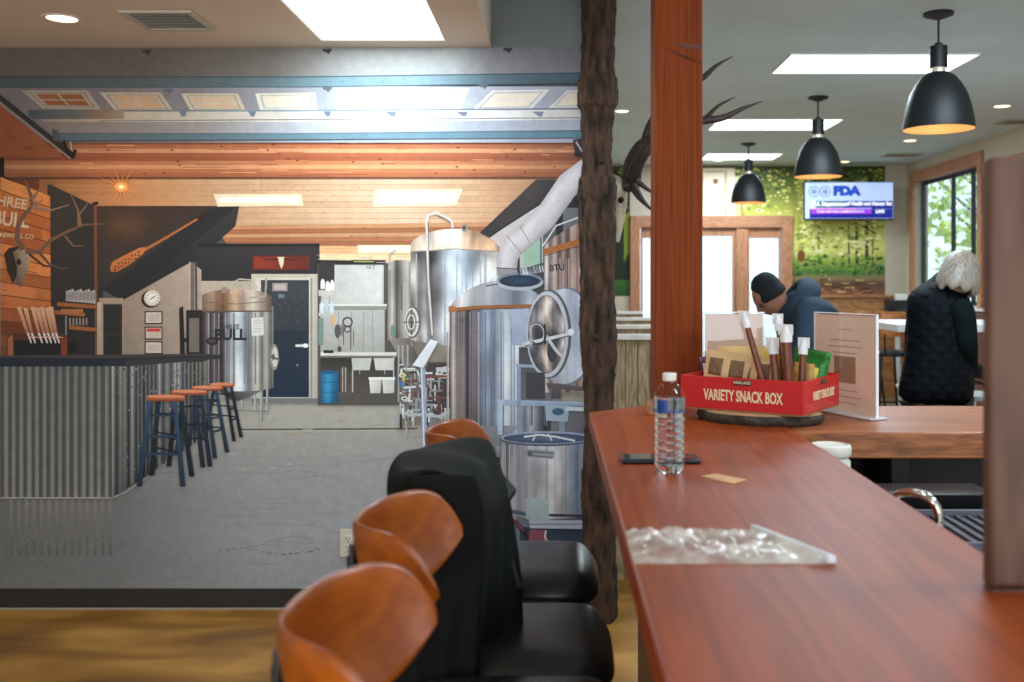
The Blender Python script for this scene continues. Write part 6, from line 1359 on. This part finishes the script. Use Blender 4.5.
# --- woman with grey bob, quilted vest, back to the viewer
def woman():
    Y0 = 5.2; t = thing('person', 'grey-haired person in a black quilted vest seen from behind, bending over a white table', 'person', (1.98, Y0, 0))
    def M3(x, y, dY=0): return tuple(at(x, y, Y0+dY)-t.location)
    vest = mat('black_quilt', (9, 13, 20), .7, spec=.12, var=.2, scale=20)
    nt = vest.node_tree; bs = nt.nodes['Principled BSDF']; tc = nt.nodes.new('ShaderNodeTexCoord')
    def wv(rot):
        mp = nt.nodes.new('ShaderNodeMapping'); mp.inputs['Rotation'].default_value = (0, rot, 0); w_ = nt.nodes.new('ShaderNodeTexWave'); w_.inputs['Scale'].default_value = 5.5; w_.bands_direction = 'X'
        nt.links.new(tc.outputs['Object'], mp.inputs[0]); nt.links.new(mp.outputs[0], w_.inputs['Vector']); return w_
    a, b_ = wv(.78), wv(-.78); mn = nt.nodes.new('ShaderNodeMath'); mn.operation = 'MINIMUM'; nt.links.new(a.outputs['Fac'], mn.inputs[0]); nt.links.new(b_.outputs['Fac'], mn.inputs[1])
    bp = nt.nodes.new('ShaderNodeBump'); bp.inputs['Strength'].default_value = .45; bp.inputs['Distance'].default_value = .012; nt.links.new(mn.outputs[0], bp.inputs['Height']); nt.links.new(bp.outputs[0], bs.inputs['Normal'])
    sleeve = mat('dark_green_knit', (14, 24, 26), .9, spec=.1, var=.2, scale=20, bump=.2); trou = mat('black_trousers', (18, 18, 22), .8)
    # vest trunk as a closed lofted shell (elliptic rings, hem to collar)
    rings = [(405, 897, 973, .15), (388, 899, 973, .155), (360, 906, 973, .15), (335, 909, 972, .145), (312, 908, 972, .14), (300, 908, 971, .13), (291, 914, 969, .11), (284, 926, 966, .085), (277, 938, 965, .066), (271, 942, 964, .06)]
    b = NB(); prev = None; n_ = 30
    for k, (y, xa, xb, dp) in enumerate(rings):
        A, B = Vector(M3(xa, y)), Vector(M3(xb, y)); c = (A+B)/2; r = (B-A).length/2; sh = .03*(k/8)**2*2
        rg = [b.verts.new((c.x+r*math.cos(q)*(1 if abs(math.cos(q)) < .99 else 1), c.y+sh+dp*math.sin(q), c.z+(.01*math.sin(q*3) if k == 0 else 0))) for q in [2*PI*i/n_ for i in range(n_)]]
        if prev:
            for i in range(n_): b.faces.new((prev[i], prev[(i+1) % n_], rg[(i+1) % n_], rg[i]))
        else: b.faces.new(rg[::-1])
        prev = rg
    b.faces.new(prev); obj('quilted_vest', b, vest, t, subsurf=1)
    # arms
    V = [M3(955, 302, -.06)+(.07,), M3(963, 312, -.12)+(.066, .07), M3(967, 345, -.13)+(.056,), M3(968, 368, -.02)+(.05,), M3(986, 374, .34)+(.036,)]
    skin_body('sleeve', sleeve, t, V, [(0, 1), (1, 2), (2, 3), (3, 4)], 0)
    V = [M3(932, 306, .05)+(.07,), M3(917, 310, .06)+(.062,), M3(913, 340, .16)+(.05,), M3(925, 362, .3)+(.045,), M3(945, 366, .42)+(.036,)]
    skin_body('sleeve', sleeve, t, V, [(0, 1), (1, 2), (2, 3), (3, 4)], 0)
    hand(t, M3(988.5, 374, .385), (.35, .9, -.15), (0, -.1, -1), skinp, 1); hand(t, M3(945.5, 366, .425), (.35, .9, -.15), (0, -.1, -1), skinp, -1)
    V = [(-.03, .0, .96, .19, .14)]; E_ = []
    for s in (-1, 1):
        i = len(V); V += [(s*.09, 0, .84, .095), (s*.10, -.01, .47, .065), (s*.11, .0, .10, .048), (s*.12, .11, .04, .038)]; E_ += [(0, i), (i, i+1), (i+1, i+2), (i+2, i+3)]
    skin_body('trousers', trou, t, V, E_, 0)
    fw, up = Vector((.55, .70, -.45)).normalized(), Vector((.25, .2, .93)); hc_ = Vector(M3(960, 276)); up = (up-fw*up.dot(fw)).normalized()
    b = head_mesh(hc_, fw, up, .98); obj('head', b, skinp, t); eye(t, hc_, fw, up)
    b = NB(); tube(b, [Vector(M3(953, 288)), hc_-up*.05-fw*.02], [.055, .05], 14); obj('neck', b, skinp, t)
    # bob haircut with strands
    hm = bpy.data.materials.new('grey_hair'); hm.use_nodes = True; nt = hm.node_tree; bs = nt.nodes['Principled BSDF']; bs.inputs['Roughness'].default_value = .45
    tc = nt.nodes.new('ShaderNodeTexCoord'); mp = nt.nodes.new('ShaderNodeMapping'); mp.inputs['Scale'].default_value = (1, 1, .12); nz = nt.nodes.new('ShaderNodeTexNoise'); nz.inputs['Scale'].default_value = 90; nz.inputs['Detail'].default_value = 3
    cr = nt.nodes.new('ShaderNodeValToRGB'); cr.color_ramp.elements[0].position = .35; cr.color_ramp.elements[0].color = rgb((112, 102, 92)); cr.color_ramp.elements[1].position = .62; cr.color_ramp.elements[1].color = rgb((148, 138, 126))
    nt.links.new(tc.outputs['Object'], mp.inputs[0]); nt.links.new(mp.outputs[0], nz.inputs['Vector']); nt.links.new(nz.outputs[0], cr.inputs[0]); nt.links.new(cr.outputs[0], bs.inputs['Base Color'])
    bp = nt.nodes.new('ShaderNodeBump'); bp.inputs['Strength'].default_value = .25; bp.inputs['Distance'].default_value = .003; nt.links.new(nz.outputs[0], bp.inputs['Height']); nt.links.new(bp.outputs[0], bs.inputs['Normal'])
    b = NB(); n_ = 64; sd = fw.cross(up); prev = None
    for (r, z) in ((.004, .137), (.05, .130), (.085, .105), (.105, .065), (.115, .02), (.121, -.03), (.123, -.07), (.117, -.098), (.10, -.108), (.09, -.095)):
        rg = []
        for i in range(n_):
            a = 2*PI*i/n_; d_ = math.cos(a); rr = r*(.97+.006*math.sin(17*a)+.004*math.sin(41*a))
            if d_ > .55 and z < .05: rr *= .62                     # opened at the face
            rg.append(b.verts.new(hc_-fw*.008+fw*rr*d_*1.02+sd*rr*math.sin(a)*.9+up*(z*1.0+(-.012*math.sin(9*a) if z < -.09 else 0)-(.02*max(0, -d_) if z < -.05 else 0))))
        if prev:
            for i in range(n_): b.faces.new((prev[i], prev[(i+1) % n_], rg[(i+1) % n_], rg[i]))
        prev = rg
    obj('hair', b, hm, t, subsurf=1)
woman()
# ================================================================ trees outside the window
def tree(x, y, h, r, lab, seed, c1, c2):
    rr = random.Random(seed); t = thing('tree', lab, 'tree', (x, y, -.02), group='trees outside the window')
    b = NB(); tube(b, [(0, 0, 0), (.05, .03, h*.4), (-.04, 0, h*.8)], [.12, .09, .04], 10)
    for k in range(6):
        a = k*1.05; z = h*(.35+.08*k); tube(b, [(0, 0, z), (math.cos(a)*r*.6, math.sin(a)*r*.6, z+r*.5)], [.04, .012], 6)
    obj('trunk', b, mat('outdoor_trunk', (70, 60, 50), .9), t)
    b = NB()
    for k in range(900):
        u = Vector((rr.gauss(0, 1), rr.gauss(0, 1), rr.gauss(0, 1))).normalized()*r*rr.uniform(.3, 1.0)**.6; p_ = Vector((0, 0, h*.68))+Vector((u.x, u.y, u.z*1.35)); s_ = rr.uniform(.05, .12)
        q1, q2 = Vector((rr.uniform(-1, 1), rr.uniform(-1, 1), rr.uniform(-1, 1))).normalized()*s_, Vector((rr.uniform(-1, 1), rr.uniform(-1, 1), rr.uniform(-1, 1))).normalized()*s_*.7
        f_ = b.faces.new([b.verts.new(p_+q1), b.verts.new(p_+q2), b.verts.new(p_-q1), b.verts.new(p_-q2)]); f_.material_index = rr.choice((0, 0, 1))
    obj('leaves', b, [mat('leaf_'+str(seed), c1, .7, var=.2), mat('leaf_light_'+str(seed), c2, .7, var=.2)], t, smooth=False)
tree(7.6, 17.6, 4.2, 1.5, 'yellow-green leafy tree seen through the left window pane', 1, (206, 204, 90), (250, 244, 160))
tree(10.6, 21.2, 4.6, 1.7, 'green leafy tree behind, seen through the middle window pane', 2, (130, 156, 90), (206, 212, 130))
tree(6.2, 13.6, 4.0, 1.3, 'pale green leafy tree seen through the right window pane', 3, (180, 196, 120), (240, 240, 180))
